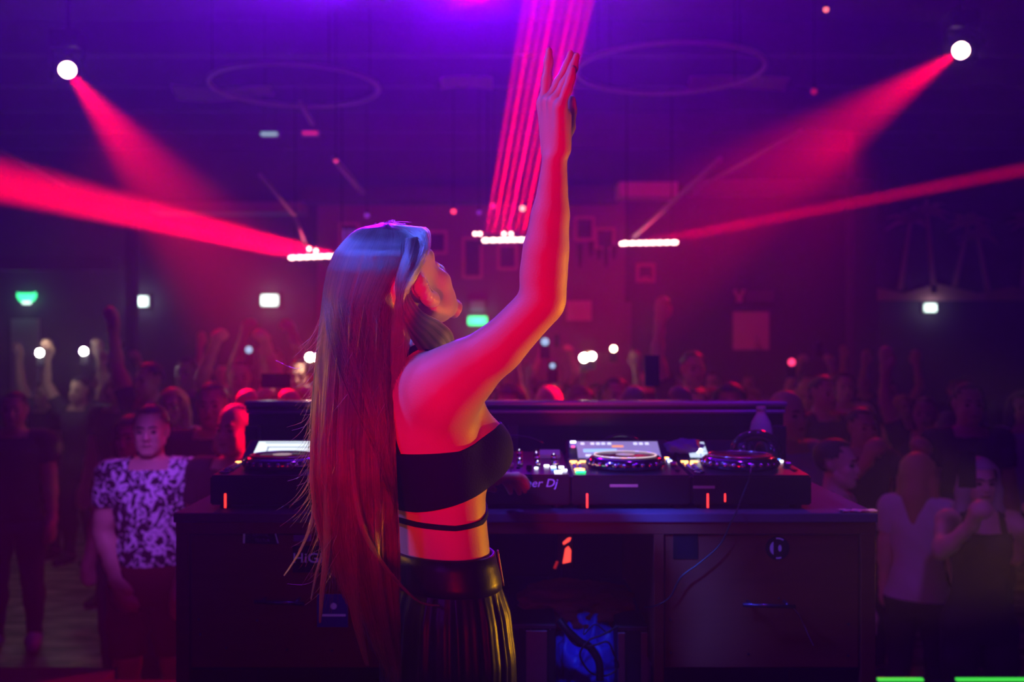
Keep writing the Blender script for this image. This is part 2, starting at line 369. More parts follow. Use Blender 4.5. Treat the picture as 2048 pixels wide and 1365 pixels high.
# ------------------------------------------------------------------ room
def struct(mb, name, m, parent=None):
    o = mb.build(name, m, parent)
    if parent is None: o['kind'] = 'structure'
    return o
wall_m = mat('wall_paint_dark', (.07, .055, .08), .7, grain=.2, gscale=1.5); panel_m = mat('wall_paint_pale', (.27, .16, .22), .7, grain=.12, gscale=2); ceil_m = mat('ceiling_black', (.09, .07, .12), .8, grain=.25, gscale=2)
def floor_mat():
    m = bpy.data.materials.new('worn_floor'); m.use_nodes = True; n = m.node_tree; b = n.nodes['Principled BSDF']; b.inputs['Roughness'].default_value = .5
    tc = n.nodes.new('ShaderNodeTexCoord'); mp = n.nodes.new('ShaderNodeMapping'); mp.inputs['Rotation'].default_value = (0, 0, .6); mp.inputs['Scale'].default_value = (1, 3, 1)
    nz = n.nodes.new('ShaderNodeTexNoise'); nz.inputs['Scale'].default_value = 3; nz.inputs['Detail'].default_value = 8; r = n.nodes.new('ShaderNodeValToRGB')
    r.color_ramp.elements[0].position = .42; r.color_ramp.elements[0].color = (.04, .035, .03, 1); r.color_ramp.elements[1].position = .62; r.color_ramp.elements[1].color = (.30, .25, .18, 1)
    n.links.new(tc.outputs['Object'], mp.inputs['Vector']); n.links.new(mp.outputs['Vector'], nz.inputs['Vector']); n.links.new(nz.outputs['Fac'], r.inputs['Fac']); n.links.new(r.outputs['Color'], b.inputs['Base Color']); return m
struct(MB().box2((-9, 3.9, FLOOR-.1), (9, 17, FLOOR)), 'floor', floor_mat())
struct(MB().box2((-9, 2.5, 4.6), (9, 17, 4.75)), 'ceiling', ceil_m)
struct(MB().box2((-9, 16.0, FLOOR), (5.43, 16.2, 4.6)), 'wall_back', wall_m)
struct(MB().box2((5.43, 14.7, FLOOR), (9, 14.9, 4.6)), 'wall_right', wall_m)
struct(MB().box2((5.43, 14.9, FLOOR), (5.6, 16.0, 4.6)), 'wall_side', wall_m)
struct(MB().box2((-9.1, 3.9, FLOOR), (-9, 16.2, 4.6)), 'wall_left', wall_m)
struct(MB().box2((P(635, 0, 15.8).x, 15.8, FLOOR), (P(1250, 0, 15.8).x, 16.0, P(0, 402, 15.8).z)), 'trim_1', panel_m)
struct(MB().box2((P(1250, 0, 15.9).x, 15.9, FLOOR), (P(1262, 0, 15.9).x, 16.0, P(0, 605, 15.9).z)), 'trim_2', panel_m)
# stage
st = mat('stage_deck', (.014, .010, .03), .9, spec=.1, grain=.2, gscale=6)
struct(MB().box2((-4.2, -1.5, -.06), (-1.75, 4.42, 0)), 'stage_floor', st); struct(MB().box2((-1.74, -1.5, -.06), (4.2, 4.26, 0)), 'stage_floor', st)
struct(MB().box2((-4.2, 4.2, FLOOR), (4.2, 4.25, -.061)), 'stage_front', ceil_m)
gs = mat('green_strip_glow', (.1, 1, .15), .4, emit=(.06, .85, .06), es=1.)
for i, (a, b, t) in enumerate(((1755, 1846, 'green light strip on the stage edge nearest the desk'), (1912, 2090, 'green light strip on the stage edge at the far right'))):
    r = empty('light_strip', (P((a+b)/2, 0, 4.25).x, 4.25, .0)); w_ = (b-a)/FPX*4.25; MB().box((0, 0, .004), (w_, .022, .010), .003).build('glow_tube', gs, r); MB().box((0, .013, .004), (w_, .004, .014)).build('profile', blk_m, r); tag(r, t, 'light strip', 'green strips on the stage edge')
# ceiling joists, soffit, pipes
for k, D in enumerate((9.8, 11.0, 12.2, 13.4, 14.6)):
    struct(MB().box2((-9, D, 4.28), (9, D+.16, 4.598)), 'ceiling_beam', ceil_m)
for a, b, D, z0, z1, m in ((300, 603, 15, 424, 404, panel_m), (603, 1238, 15.3, 402, 372, wall_m), (1238, 1356, 14.6, 392, 364, mat('beam_pale_lit', (.7, .55, .62), .6)), (1386, 1990, 15, 384, 359, panel_m)):  # lit stretches of the soffit are coloured pale, the unlit middle dark
    struct(MB().box2((P(a, 0, D).x, D, P(0, z0, D).z), (P(b, 0, D).x, min(D+.5, 15.9), P(0, z1, D).z)), 'soffit', m)
pil = mat('pillar_paint', (.05, .035, .06), .7)
struct(MB().box2((P(250, 0, 12).x, 12, FLOOR), (P(270, 0, 12).x, 12.12, P(0, 440, 12).z)), 'pillar', pil)
struct(MB().box2((P(1694, 0, 14.6).x, 14.55, FLOOR), (P(1706, 0, 14.6).x, 14.65, 4.59)), 'pillar', mat('pipe_paint', (.2, .12, .2), .6))
struct(MB().box2((P(0, 0, 14.5).x-2, 14.0, P(0, 545, 14.5).z), (P(250, 0, 14.5).x, 14.3, P(0, 520, 14.5).z)), 'gallery_beam', wall_m)
struct(MB().box2((P(22, 0, 15.9).x, 15.9, FLOOR), (P(75, 0, 15.9).x, 15.99, P(0, 638, 15.9).z)), 'door_1', mat('door_pale', (.5, .5, .5), .6))
pipe_m = mat('pipe_grey', (.4, .28, .34), .5, metal=.3)
def pipe(a, b, r, label):
    mb = MB(); mb.rod(a, b, r, 10); o = mb.build('pipe', pipe_m, None, True); tag(o, label, 'pipe')
def pk(px, py, z):       # point at a pixel column/row on the horizontal plane z
    D = (z-EYE)*FPX/(682.5-py); return P(px, py, D)
pipe(P(1262, 478, 11.2), P(1440, 318, 7.6), .022, 'slanting pipe rising rightward from the right light bar')
pipe(P(1388, 382, 12.5), P(1600, 262, 8.6), .02, 'slanting ceiling pipe above the pale beam on the right')
pipe(P(612, 492, 11.2), P(588, 430, 9.8), .02, 'short slanting pipe holding the left light bar'); pipe(P(588, 430, 9.8), P(520, 350, 8.2), .018, 'slanting pipe above the left light bar going up left')
pipe(P(625, 248, 10.5), P(600, 205, 9.2), .024, 'short slanting pipe hanging under the left ceiling ring'); pipe(P(725, 385, 11.5), P(668, 318, 9.5), .03, 'slanting tube with a small red end lamp under the joists')
pipe(P(0, 300, 13), P(130, 372, 15), .02, 'long thin pipe along the dark upper left wall')
# overhead rings
def hoop(px, py, D, R, label):
    c = P(px, py, D); r = empty('ceiling_ring', c); mb = MB(); ring(mb, (0, 0, 0), R, .022, 64); mb.build('hoop', pipe_m, r, True)
    for q in range(4): a = q*PI/2+.6; MB().rod((R*math.cos(a), R*math.sin(a), 0), (R*math.cos(a), R*math.sin(a), 4.6-c.z), .006, 6).build('hanger', blk_m, r)
    tag(r, label, 'ceiling ring', 'overhead rings')
hoop(590, 173, 9.0, .75, 'large round ceiling ring on the left, above the woman'); hoop(1340, 140, 8.6, .80, 'large round ceiling ring on the right of the raised hand')
# ducts / crumpled drape under the ceiling
def drape(px0, px1, py, D, label, seed):
    a, b = P(px0, py, D), P(px1, py, D); bm = bmesh.new(); n = 40; g = []
    for i in range(n+1):
        x = a.x+(b.x-a.x)*i/n; row = []
        for j in range(7): t = j/6; zz = a.z-.07*t*(1+.8*noise.noise(Vector((x*1.1, seed, 3))))+.07*noise.noise(Vector((x*1.3+seed, 0, 0))); row.append(bm.verts.new((x, D+.18*t+.06*noise.noise(Vector((x*3, j, seed))), zz)))
        g.append(row)
    for i in range(n):
        for j in range(6): bm.faces.new((g[i][j], g[i+1][j], g[i+1][j+1], g[i][j+1]))
    bmesh.ops.solidify(bm, geom=bm.faces, thickness=.01); me = bpy.data.meshes.new('drape'); bm.to_mesh(me); bm.free(); o = link('drape', me, mat('drape_cloth', (.45, .3, .36), .7)); tag(o, label, 'drape')
drape(340, 540, 172, 9.4, 'gathered cloth drape crossing the left ceiling ring', 1.); drape(880, 985, 158, 9.4, 'short gathered drape left of the raised hand', 4.); drape(1380, 1580, 152, 9.2, 'gathered cloth drape crossing the right ceiling ring', 7.)
# ------------------------------------------------------------------ lights seen in the picture
hot = mat('hot_lens', (1, .8, .8), .3, emit=(1, .5, .45), es=9); hotr = mat('hot_red', (1, .3, .3), .3, emit=(1, .30, .26), es=9)
def led_bar(px0, px1, py, py1, D, label, beam, pw, blobs=(), cone=.6, tilt=0):
    a, b = P(px0, py, D), P(px1, py1, D); c = (a+b)/2; r = empty('light_bar', c); L = (b-a).length; tag(r, label, 'light bar', 'red light bars over the crowd')
    MB().box((0, .05, .0), (L+.05, .08, .085), .01, (0, -math.atan2((b-a).z, L), 0)).build('housing', blk, r)
    for i in range(15): MB().cyl(a+(b-a)*(i+.5)/15-c+Vector((0, .004, 0)), .019, .012, 12, rot=(PI/2, 0, 0)).build('lamp', hot, r, True)
    n = 8
    for i in range(n):
        p = a+(b-a)*(i+.5)/n; MB().cyl(p-c+Vector((0, .0035, 0)), .023, .012, 16, rot=(PI/2, 0, 0)).build('lens', hot, r, True)
        spot(p+Vector((0, -.03, 0)), beam, pw*(.5, 1, .7, 1.2, .6, 1, .8, .6)[i], RED if i % 3 else (1, .0, .06), cone, .5, .015)
    for q in (-.4, .4): MB().rod((q*L, .05, .04), (q*L, .05, 4.6-c.z), .008, 6).build('hanger', blk_m, r)
    for px, py2 in blobs: MB().ball(P(px, py2, D)-c, .020, 12).build('spark_lamp', hot, r, True)
    point(c+Vector((0, -.25, .02)), 6, PINK, .1); spot(c+Vector((0, .12, -.06)), (0, 1, -.05), 90, (1, 0, .13), 130, 1, .08); return r  # pink spot under the bar is added, aimed back to brighten the wall
led_bar(577, 694, 516, 511, 11, 'leftmost red light bar, half hidden by the top of her head', (-.32, -6.1, -.17), 420000, ((618, 498), (632, 502)))
led_bar(964, 1080, 481, 479, 11, 'middle red light bar beaming upward beside the raised arm', (.41, -2.3, 1.83), 1250000, ((950, 468), (960, 468), (1008, 468), (1022, 468)), cone=1.5)
led_bar(1243, 1356, 487, 485, 11, 'rightmost red light bar at the right edge of the pale wall', (3.1, -2, .46), 560000, ((1243, 488),))
def moving_head(px, py, D, target, pw, ang, label):
    c = P(px, py, D); d = (Vector(target)-c).normalized(); r = empty('moving_head_light', c); tag(r, label, 'spotlight', 'red moving head spotlights')
    q = d.to_track_quat('Z', 'Y').to_matrix().to_4x4()
    hd = MB().cyl(-d*.12, .095, .22, 24, rot=q).build('head', blk, r, True); MB().cyl(d*.0, .062, .02, 24, rot=q).build('lens', mat('spot_lens', (1, .9, .9), .3, emit=(1, .5, .45), es=25), hd, True)
    MB().box((0, .02, .15), (.26, .05, .03)).build('yoke', blk, r)
    for s_ in (-1, 1): MB().box((s_*.12, .02, .04), (.02, .05, .24)).build('yoke_arm', blk, r)
    MB().box((0, .02, .24), (.24, .2, .15), .02).build('base', blk, r); MB().rod((0, .02, .3), (0, .02, 4.6-c.z), .02, 8).build('clamp_pole', blk_m, r)
    spot(c+d*.03, d, pw, (1, 0, .03), ang, 1, .03)
moving_head(135, 140, 8, P(470, 560, 5.9), 13000, 16, 'round glaring red spotlight at the upper left beaming down right')
moving_head(1922, 101, 8, P(1440, 420, 6.2), 13000, 16, 'round glaring red spotlight at the upper right beaming down left')
def glow_box(name, px, py, w, h, D, m, label, cat, pw=0, col=(1, 1, 1), body=True, rnd=.02):
    c = P(px, py, D); r = empty(name, c); k = D/FPX; MB().box((0, 0, 0), (w*k, .05, h*k), rnd).build('diffuser', m, r, True); MB().box((0, .045, 0), (w*k+.03, .05, h*k+.03), .005).build('case', mat('case_white', (.5, .5, .5), .5), r)
    tag(r, label, cat)
    if name == 'tube_light':
        for q in (-.07, .07): MB().rod((q, .045, h*k/2), (q, .045, 4.6-c.z), .004, 6).build('hanger', blk_m, r)
    if pw: point(c+Vector((0, -.12, 0)), pw, col, .06)
wl = mat('cold_white_glow', (1, 1, 1), .3, emit=(.75, 1, .9), es=2.2)
glow_box('emergency_light', 283, 603, 26, 20, 15.93, wl, 'cold white emergency light left, just right of the dark pillar', 'emergency light', 2, (.7, .95, .9)); glow_box('emergency_light', 539, 601, 34, 22, 15.93, wl, 'cold white emergency light on the wall left of the blonde hair', 'emergency light', 2, (.7, .95, .9)); glow_box('emergency_light', 1861, 616, 24, 16, 14.64, wl, 'cold white emergency light under the mural on the right wall', 'emergency light', 1, (.8, .9, .9))
gg = mat('exit_green', (.1, 1, .4), .3, emit=(.05, 1, .35), es=2.2)
glow_box('exit_sign', 955, 642, 38, 17, 15.73, gg, 'green lit exit sign behind her face', 'exit sign', 1, (.1, 1, .4))
c = P(52, 596, 15.9); r = empty('exit_sign', c); MB().prism([(-.14, .085), (.14, .085), (.146, .024), (.097, -.055), (-.097, -.055), (-.146, .024)], 0, .05).build('diffuser', gg, r); MB().box((0, .02, -.075), (.13, .04, .05), .006).build('lower_pane', wl, r); MB().prism([(-.12, .085), (.12, .085), (.12, .07), (-.12, .07)], -.005, .06).build('case', ceil_m, r); tag(r, 'green exit sign high on the far left above the pale door', 'exit sign'); point(c+Vector((0, -.2, 0)), 1, (.2, 1, .5))
glow_box('tube_light', 538, 268, 32, 6, 12, mat('dim_cold_glow', (1, 1, 1), .3, emit=(.45, .75, .8), es=.6), 'short pale tube light under the ceiling joists on the left', 'tube light', rnd=.01); glow_box('tube_light', 620, 266, 30, 6, 12, mat('dim_red_glow', (1, .1, .2), .3, emit=(.9, .02, .15), es=.7), 'short red tube light beside the pale tube under the joists', 'tube light', rnd=.01)
def pendant(px, py, D, col, es, rr, label):
    c = P(px, py, D); r = empty('pendant_bulb', c); MB().ball((0, 0, 0), rr, 14).build('bulb', mat('bulb_%d' % (px), col, .3, emit=col, es=es), r, True); MB().rod((0, 0, rr), (0, 0, 4.6-c.z), .006, 6).build('cord', blk_m, r); MB().cyl((0, 0, rr+.01), .02, .04, 12).build('socket', blk_m, r, True); tag(r, label, 'bulb', 'small bulbs hanging over the bar')
pendant(907, 423, 12, (1, .04, .08), 2.5, .03, 'small red bulb hanging just right of her forehead'); pendant(1045, 417, 12, (1, .4, .35), 3, .03, 'small pinkish bulb hanging beside the raised forearm'); pendant(672, 322, 9.5, (1, .05, .15), .9, .022, 'tiny dim red bulb at the end of the slanting tube'); pendant(734, 431, 12, (.2, .03, .6), .8, .03, 'tiny dim violet bulb above her hair'); pendant(1652, 19, 9, (1, .15, .12), 2.5, .022, 'tiny red bulb high at the upper right'); pendant(987, 412, 12.2, (.8, .02, .3), .8, .035, 'dim pink bulb inside the middle beam'); pendant(1628, 183, 9, (.6, .01, .04), .5, .03, 'faint red bulb near the start of the right beam'); pendant(958, 425, 12.2, (.2, .04, .7), .5, .03, 'dim violet bulb left of the middle beam')
# pictures on the back wall
fr_m = mat('frame_gilt', (.62, .34, .30), .5)
def picture(px, py, w, h, label, D=15.772, m=None, figure=None, fw=.05):
    c = P(px, py, D); k = D/FPX; W, H = w*k, h*k; r = empty('picture_frame', c)
    for s_ in (-1, 1):
        MB().box((s_*(W-fw)/2, 0, 0), (fw, .05, H), .008).build('frame_side', m or fr_m, r); MB().box((0, 0, s_*(H-fw)/2), (W-2*fw, .05, fw), .008).build('frame_side', m or fr_m, r)
    MB().box((0, .012, 0), (W-2*fw, .012, H-2*fw)).build('picture', mat('picture_dark', (.05, .03, .06), .5), r)
    if figure == 'portrait': MB().prism([(.0+.07*math.cos(t), .03+.085*math.sin(t)) for t in np.linspace(0, 2*PI, 16, endpoint=False)], 0, .006).build('painted_head', mat('paint_black', (.01, .01, .012), .6), r); MB().prism([(-.10, -.12), (.10, -.12), (.05, -.06), (-.05, -.06)], 0, .006).build('painted_shoulders', mat('paint_pink', (.6, .35, .35), .6), r)
    if figure == 'shape': MB().prism([(-.10, -.10), (-.02, .12), (.03, .02), (.10, .14), (.09, -.12)], 0, .006).build('painted_shape', mat('paint_black', (.01, .01, .012), .6), r)
    if figure == 'stripes':
        for q in (-.08, 0, .07): MB().prism([(q-.018, -.14), (q+.018, -.14), (q+.02, .15), (q-.015, .15)], 0, .006).build('glowing_stripe', mat('paint_violet_glow', (.45, .2, .9), .6, emit=(.3, .08, .8), es=.35), r)  # violet light on this picture is put in as emission of the stripes
    tag(r, label, 'picture', 'framed pictures on the pale wall')
picture(698, 478, 42, 66, 'framed picture with violet-lit stripes above her hair', figure='stripes'); picture(872, 485, 46, 48, 'small empty-looking framed picture right of her forehead'); picture(945, 516, 42, 84, 'tall framed picture left under the middle light bar'); picture(1015, 514, 42, 54, 'framed picture directly under the middle light bar')
picture(1169, 458, 42, 50, 'framed picture with dark figure right of the raised forearm', figure='shape'); picture(1210, 478, 42, 46, 'framed picture with slanted dark shape beside the wall edge', figure='shape'); picture(1291, 546, 38, 38, 'square framed portrait below the right light bar', 15.972, figure='portrait')
# dripping dark tassels below the two pictures
for i, (px, py, h, t) in enumerate(((1160, 512, 50, 'dark tassel hanging below the picture right of the raised forearm'), (1182, 500, 34, 'short dark tassel between the two right pictures'), (1198, 510, 24, 'first dark tassel under the slanted-shape picture'), (1212, 514, 44, 'long dark tassel under the slanted-shape picture'), (1228, 506, 30, 'last dark tassel beside the wall edge'))):
    c = P(px, py, 15.76); k = 15.76/FPX; r = MB().prism([(-.05, h*k/2), (.05, h*k/2), (.035, -h*k*.1), (.01, -h*k/2), (-.02, -h*k*.4), (-.04, 0)], -.02, .02).build('wall_tassel', mat('tassel_dark', (.03, .01, .03), .8)); r.location = c; tag(r, t, 'tassel', 'tassels under the pictures')
def board(name, px, py, w, h, D, m, label, cat, dep=.03):
    c = P(px, py, D); k = D/FPX; o = MB().box((0, 0, 0), (w*k, dep, h*k), .005).build(name, m); o.location = c; tag(o, label, cat); return o
board('notice_board', 1158, 622, 50, 40, 15.75, mat('board_pink', (.85, .5, .6), .7), 'blank pale board on the wall right of the elbow', 'board'); board('poster', 955, 612, 30, 22, 15.75, mat('poster_lilac', (.45, .35, .6), .7), 'small lilac poster above the green exit sign', 'poster')
board('backlit_hatch', 1502, 662, 72, 76, 15.985, mat('hatch_pink', (.55, .25, .32), .7, emit=(.5, .02, .12), es=.10), 'dim pink lit serving hatch in the back wall', 'hatch'); board('shelf_plank', 1502, 612, 90, 10, 15.85, mat('plank_dark', (.05, .03, .05), .7), 'dark shelf plank above the pink lit hatch', 'shelf', .3)
c = P(1478, 592, 15.8); r = empty('wall_ornament', c); orn = mat('ornament_pale', (.8, .5, .6), .6)
MB().prism([(-.035, -.10), (.045, -.10), (.05, -.02), (.10, .10), (.04, .09), (.015, .01), (-.01, .01), (-.05, .10), (-.09, .08), (-.04, -.03)], -.03, .03).build('pale_shape', orn, r); MB().box((.33, .02, 0), (.45, .02, .16)).build('faint_plate', mat('plate_dim', (.16, .08, .14), .7), r); tag(r, 'pale forked ornament on the shelf above the pink hatch', 'ornament')
c = P(1512, 688, 15.885); mb = MB(); mb.lathe([(.05, -.09), (.09, -.08), (.05, -.02), (.018, .02), (.016, .14), (0, .15)], seg=16); o = mb.build('bottle_vase', mat('vase_white', (.8, .8, .75), .4), None, True); o.location = c; tag(o, 'slim pale vase standing in the pink lit hatch', 'vase')
# mural with palms on the right wall
c = P(1930, 505, 14.62); mu = empty('mural', c); k = 14.62/FPX; tag(mu, 'wide dim mural of palm trees on the far right wall', 'mural')
MB().box((0, .04, 0), (350*k, .03, 195*k)).build('panel', mat('mural_ground', (.10, .06, .10), .8, grain=.5, gscale=3), mu)
pm = mat('mural_paint', (.6, .25, .3), .8)
rs = random.Random(4)
for i, (u, v, hgt, lean_) in enumerate(((-.95, -.55, 1.0, .15), (-.45, -.6, 1.15, -.1), (-.15, -.5, .9, .2), (.35, -.6, .8, -.15), (.85, -.55, .95, .1))):
    MB().prism([(u-.04, v), (u+.04, v), (u+lean_+.025, v+hgt), (u+lean_-.025, v+hgt)], 0, .02).build('palm_trunk', pm, mu)
    mb = MB()
    for q in range(9):
        a = PI*(.02+q*.12)+rs.uniform(-.1, .1); L = rs.uniform(.28, .42); cx_, cz_ = u+lean_, v+hgt; dx, dz = math.cos(a), math.sin(a)
        mb.prism([(cx_, cz_), (cx_+dx*L*.5-dz*.05, cz_+dz*L*.5+dx*.05), (cx_+dx*L, cz_+dz*L-.14), (cx_+dx*L*.5+dz*.03, cz_+dz*L*.5-dx*.03)], 0, .015)
    mb.build('palm_fronds', pm, mu)
MB().prism([(-1.28, -.71), (1.28, -.71), (1.28, -.58), (.7, -.50), (.2, -.60), (-.4, -.46), (-.9, -.60), (-1.28, -.52)], 0, .02).build('painted_ground', pm, mu)
# ------------------------------------------------------------------ booth
desk_w = wood('desk_laminate', (.11, .02, .012), (.17, .035, .018), .8)
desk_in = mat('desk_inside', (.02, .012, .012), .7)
top_m = mat('worktop_laminate', (.10, .06, .12), .65, spec=.15, grain=.15, gscale=8)
steel = mat('steel', (.6, .6, .62), .25, metal=1.); alu = mat('aluminium', (.55, .55, .58), .35, metal=1., grain=.1, gscale=60)
DF = 2.60; ZT = 1.0
def bx(px0, px1, D): return (px0-1024)/FPX*D, (px1-1024)/FPX*D
desk = empty('dj_desk', (0, 2.98, 0)); tag(desk, 'long dark red wooden desk carrying the decks, with cabinets and an open bay', 'desk')
def dk(mb, name, m, parent=None, smooth=False):
    o = mb.build(name, m, parent or desk, smooth)
    if parent is None: o.location = (0, -2.98, 0)
    return o
dk(MB().box2((-.885, DF, .975), (.957, 3.40, 1.0), .003), 'worktop', top_m)
dk(MB().box2((-.880, DF+.006, .945), (.952, DF+.03, .9745)), 'apron', desk_w)
for a, b in ((-.880, -.846), (.372, .398), (.914, .952)): dk(MB().box2((a, DF+.006, .0), (b, DF+.035, .944), .002), 'post', desk_w)
for a, b in ((-.880, -.862), (.934, .952)): dk(MB().box2((a, DF+.036, 0), (b, 3.38, .974)), 'side_panel', desk_w)
for a, b in ((-.335, -.318), (.374, .392)): dk(MB().box2((a, DF+.036, .58), (b, 3.36, .974)), 'divider_panel', desk_w)
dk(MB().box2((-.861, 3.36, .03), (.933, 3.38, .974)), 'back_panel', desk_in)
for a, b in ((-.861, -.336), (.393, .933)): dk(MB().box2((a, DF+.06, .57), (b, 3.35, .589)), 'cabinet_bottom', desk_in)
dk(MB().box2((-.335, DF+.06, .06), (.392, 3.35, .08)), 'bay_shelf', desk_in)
def screws(parent, pts, y):
    for x, z in pts: MB().cyl((x, y, z), .0035, .004, 10, rot=(PI/2, 0, 0)).build('screw', steel, parent)
ld = dk(MB().box2((-.842, DF+.014, .592), (-.340, DF+.032, .940), .002), 'drawer_front', desk_w)
rd = dk(MB().box2((.402, DF+.014, .592), (.910, DF+.032, .940), .002), 'drawer_front', desk_w)
def handle(parent, px0, px1, py):
    a = P(px0, py, DF); b = P(px1, py+4, DF); m = mat('handle_metal', (.08, .09, .2), .25, metal=.8); mb = MB()
    mb.rod((a.x, DF-.022, a.z), (b.x, DF-.022, b.z), .0055, 10)
    for q in (a.x+.02, b.x-.02): mb.rod((q, DF-.022, a.z), (q, DF+.014, a.z), .0045, 8)
    mb.build('handle', m, parent, True)
handle(ld, 513, 612, 1200); handle(rd, 1482, 1586, 1206)
sc_l = [(512, 1244), (395, 1242), (398, 1272), (572, 1303), (662, 1305), (450, 1300)]; sc_r = [(1342, 1243), (1343, 1309), (1499, 1312), (1700, 1252), (1699, 1315), (1560, 1200)]
for pr, L in ((ld, sc_l), (rd, sc_r)): screws(pr, [(P(a, b, DF).x, P(a, b, DF).z) for a, b in L], DF+.013)
# stickers on the cabinets
vio = mat('sticker_lilac', (.42, .30, .75), .5, emit=(.25, .12, .6), es=.06); stk = mat('sticker_black', (.006, .006, .008), .7, spec=.1)
def sticker(pxc, pyc, wpx, hpx, label, tilt=0., m=stk, rnd=False):
    c = P(pxc, pyc, DF+.013); k = DF/FPX; r = empty('sticker', (c.x, DF+.0132, c.z)); mb = MB()
    if rnd: mb.cyl((0, -.0006, 0), wpx*k/2, .0012, 40, rot=(PI/2, 0, 0))
    else: mb.box((0, -.0006, 0), (wpx*k, .0012, hpx*k), .0)
    mb.build('backing', m, r); r.rotation_euler = (0, tilt, 0); tag(r, label, 'sticker'); return r, k
r, k = sticker(522, 1075, 70, 27, 'small black sticker with two faint lines of letters on the left cabinet', .03)
text('lettering', 'CRYSTAL', .010, (0, -.0015, .006), (PI/2, 0, 0), mat('ink_grey', (.12, .10, .16), .6), r); text('lettering', 'TEXTUR', .0105, (.004, -.0015, -.008), (PI/2, 0, 0), mat('ink_lilac', (.22, .15, .4), .6), r)
MB().box((-.044, -.0015, 0), (.005, .001, .034)).build('edge_stripe', vio, r); MB().box((.041, -.0015, .0), (.003, .001, .030), rot=(0, -.3, 0)).build('edge_stripe', vio, r)
r, k = sticker(640, 1119, 110, 54, 'large black sticker lettered in lilac beside the hanging hair'); text('lettering', 'HiGH', .036, (-.022, -.0015, .002), (PI/2, 0, 0), vio, r, ext=.0008, sx=1.15)
r, k = sticker(605, 1077, 36, 12, 'narrow lilac strip sticker under the left end of the decks', 0, mat('sticker_dim_lilac', (.16, .08, .3), .5))
r, k = sticker(665, 1222, 62, 66, 'dark blue sticker with a pale dot below the left handle level', 0, mat('sticker_blue', (.02, .04, .28), .5))
MB().cyl((.003, -.0014, .012), .0085, .001, 20, rot=(PI/2, 0, 0)).build('dot', vio, r); MB().box((.0, -.0014, -.012), (.07, .001, .006)).build('stripe', vio, r)
r, k = sticker(1371, 1093, 50, 52, 'square black sticker at the top left of the right cabinet'); MB().box((0, -.0014, 0), (.046, .001, .046)).build('inner_square', mat('sticker_ink', (.008, .007, .012), .9, spec=.05), r)
r, k = sticker(1555, 1097, 48, 48, 'round black sticker with lilac crescent on the right cabinet', 0, stk, True)
pts = [(.0205*math.cos(t), .0205*math.sin(t)) for t in np.linspace(PI*.68, PI*1.32, 10)]; MB().prism(pts, -.0016, -.0008).build('crescent', vio, r)
MB().prism([(.006+.0045*math.cos(t), .009*math.sin(t)) for t in np.linspace(0, 2*PI, 14, endpoint=False)], -.0016, -.0008).build('pupil', vio, r)
MB().prism([(.028*math.cos(t), .028*math.sin(t)) for t in np.linspace(PI*.30, PI*.55, 7)]+[(.024*math.cos(t), .024*math.sin(t)) for t in np.linspace(PI*.55, PI*.30, 7)], -.0016, -.0008).build('rim_stroke', vio, r)
MB().prism([(.028*math.cos(t), .028*math.sin(t)) for t in np.linspace(-PI*.55, -PI*.38, 7)]+[(.024*math.cos(t), .024*math.sin(t)) for t in np.linspace(-PI*.38, -PI*.55, 7)], -.0016, -.0008).build('rim_stroke', vio, r)
# white crumpled tape at the far right corner of the desk
bm = bmesh.new(); vs = [[bm.verts.new((.86+.1*i/9+.004*math.sin(i*5+j*3), DF+.0+.035*j/4, 1.0015+.006*abs(math.sin(i*2.3+j*1.7)))) for j in range(5)] for i in range(10)]
for i in range(9):
    for j in range(4): bm.faces.new((vs[i][j], vs[i+1][j], vs[i+1][j+1], vs[i][j+1]))
bmesh.ops.solidify(bm, geom=bm.faces, thickness=.0008); me = bpy.data.meshes.new('tape'); bm.to_mesh(me); bm.free()
tag(link('tape_strip', me, mat('white_tape', (.8, .7, .75), .5)), 'crumpled white tape strip on the right front corner of the desk', 'tape')
# raised crowd-side screen of the booth
rail = mat('glossy_rail', (.30, .22, .42), .22, metal=.3, spec=.8)
sc = empty('booth_screen', (0, 3.42, 0)); tag(sc, 'black raised booth front with two glossy rails standing behind the decks', 'booth front')
def sb(mb, name, m, sm=False): o = mb.build(name, m, sc, sm); o.location = (0, -3.42, 0); return o
x0, x1 = bx(487, 1576, 3.42); zt = P(0, 803, 3.42).z
sb(MB().box2((x0, 3.42, zt-.018), (x1, 3.50, zt), .006), 'top_rail', rail)
sb(MB().box2((x0+.004, 3.435, zt-.03), (x1-.004, 3.49, zt-.0185)), 'rail_gap', blk)
sb(MB().box2((x0+.006, 3.425, zt-.042), (x1-.006, 3.49, zt-.0305), .004), 'lower_rail', rail)
sb(MB().box2((x0+.01, 3.44, zt-.085), (x1-.01, 3.48, zt-.0425)), 'header_panel', blk_m)
for a, b in ((x0, x0+.045), (x1-.045, x1), ((1016-1024)/FPX*3.42, (1036-1024)/FPX*3.42)): sb(MB().box2((a, 3.436, .0), (b, 3.486, zt-.0855), .003), 'post', mat('post_metal', (.05, .045, .07), .35, metal=.5))
sb(MB().box2((x0+.01, 3.475, .0), (x1-.01, 3.489, zt-.086)), 'front_panel', blk)
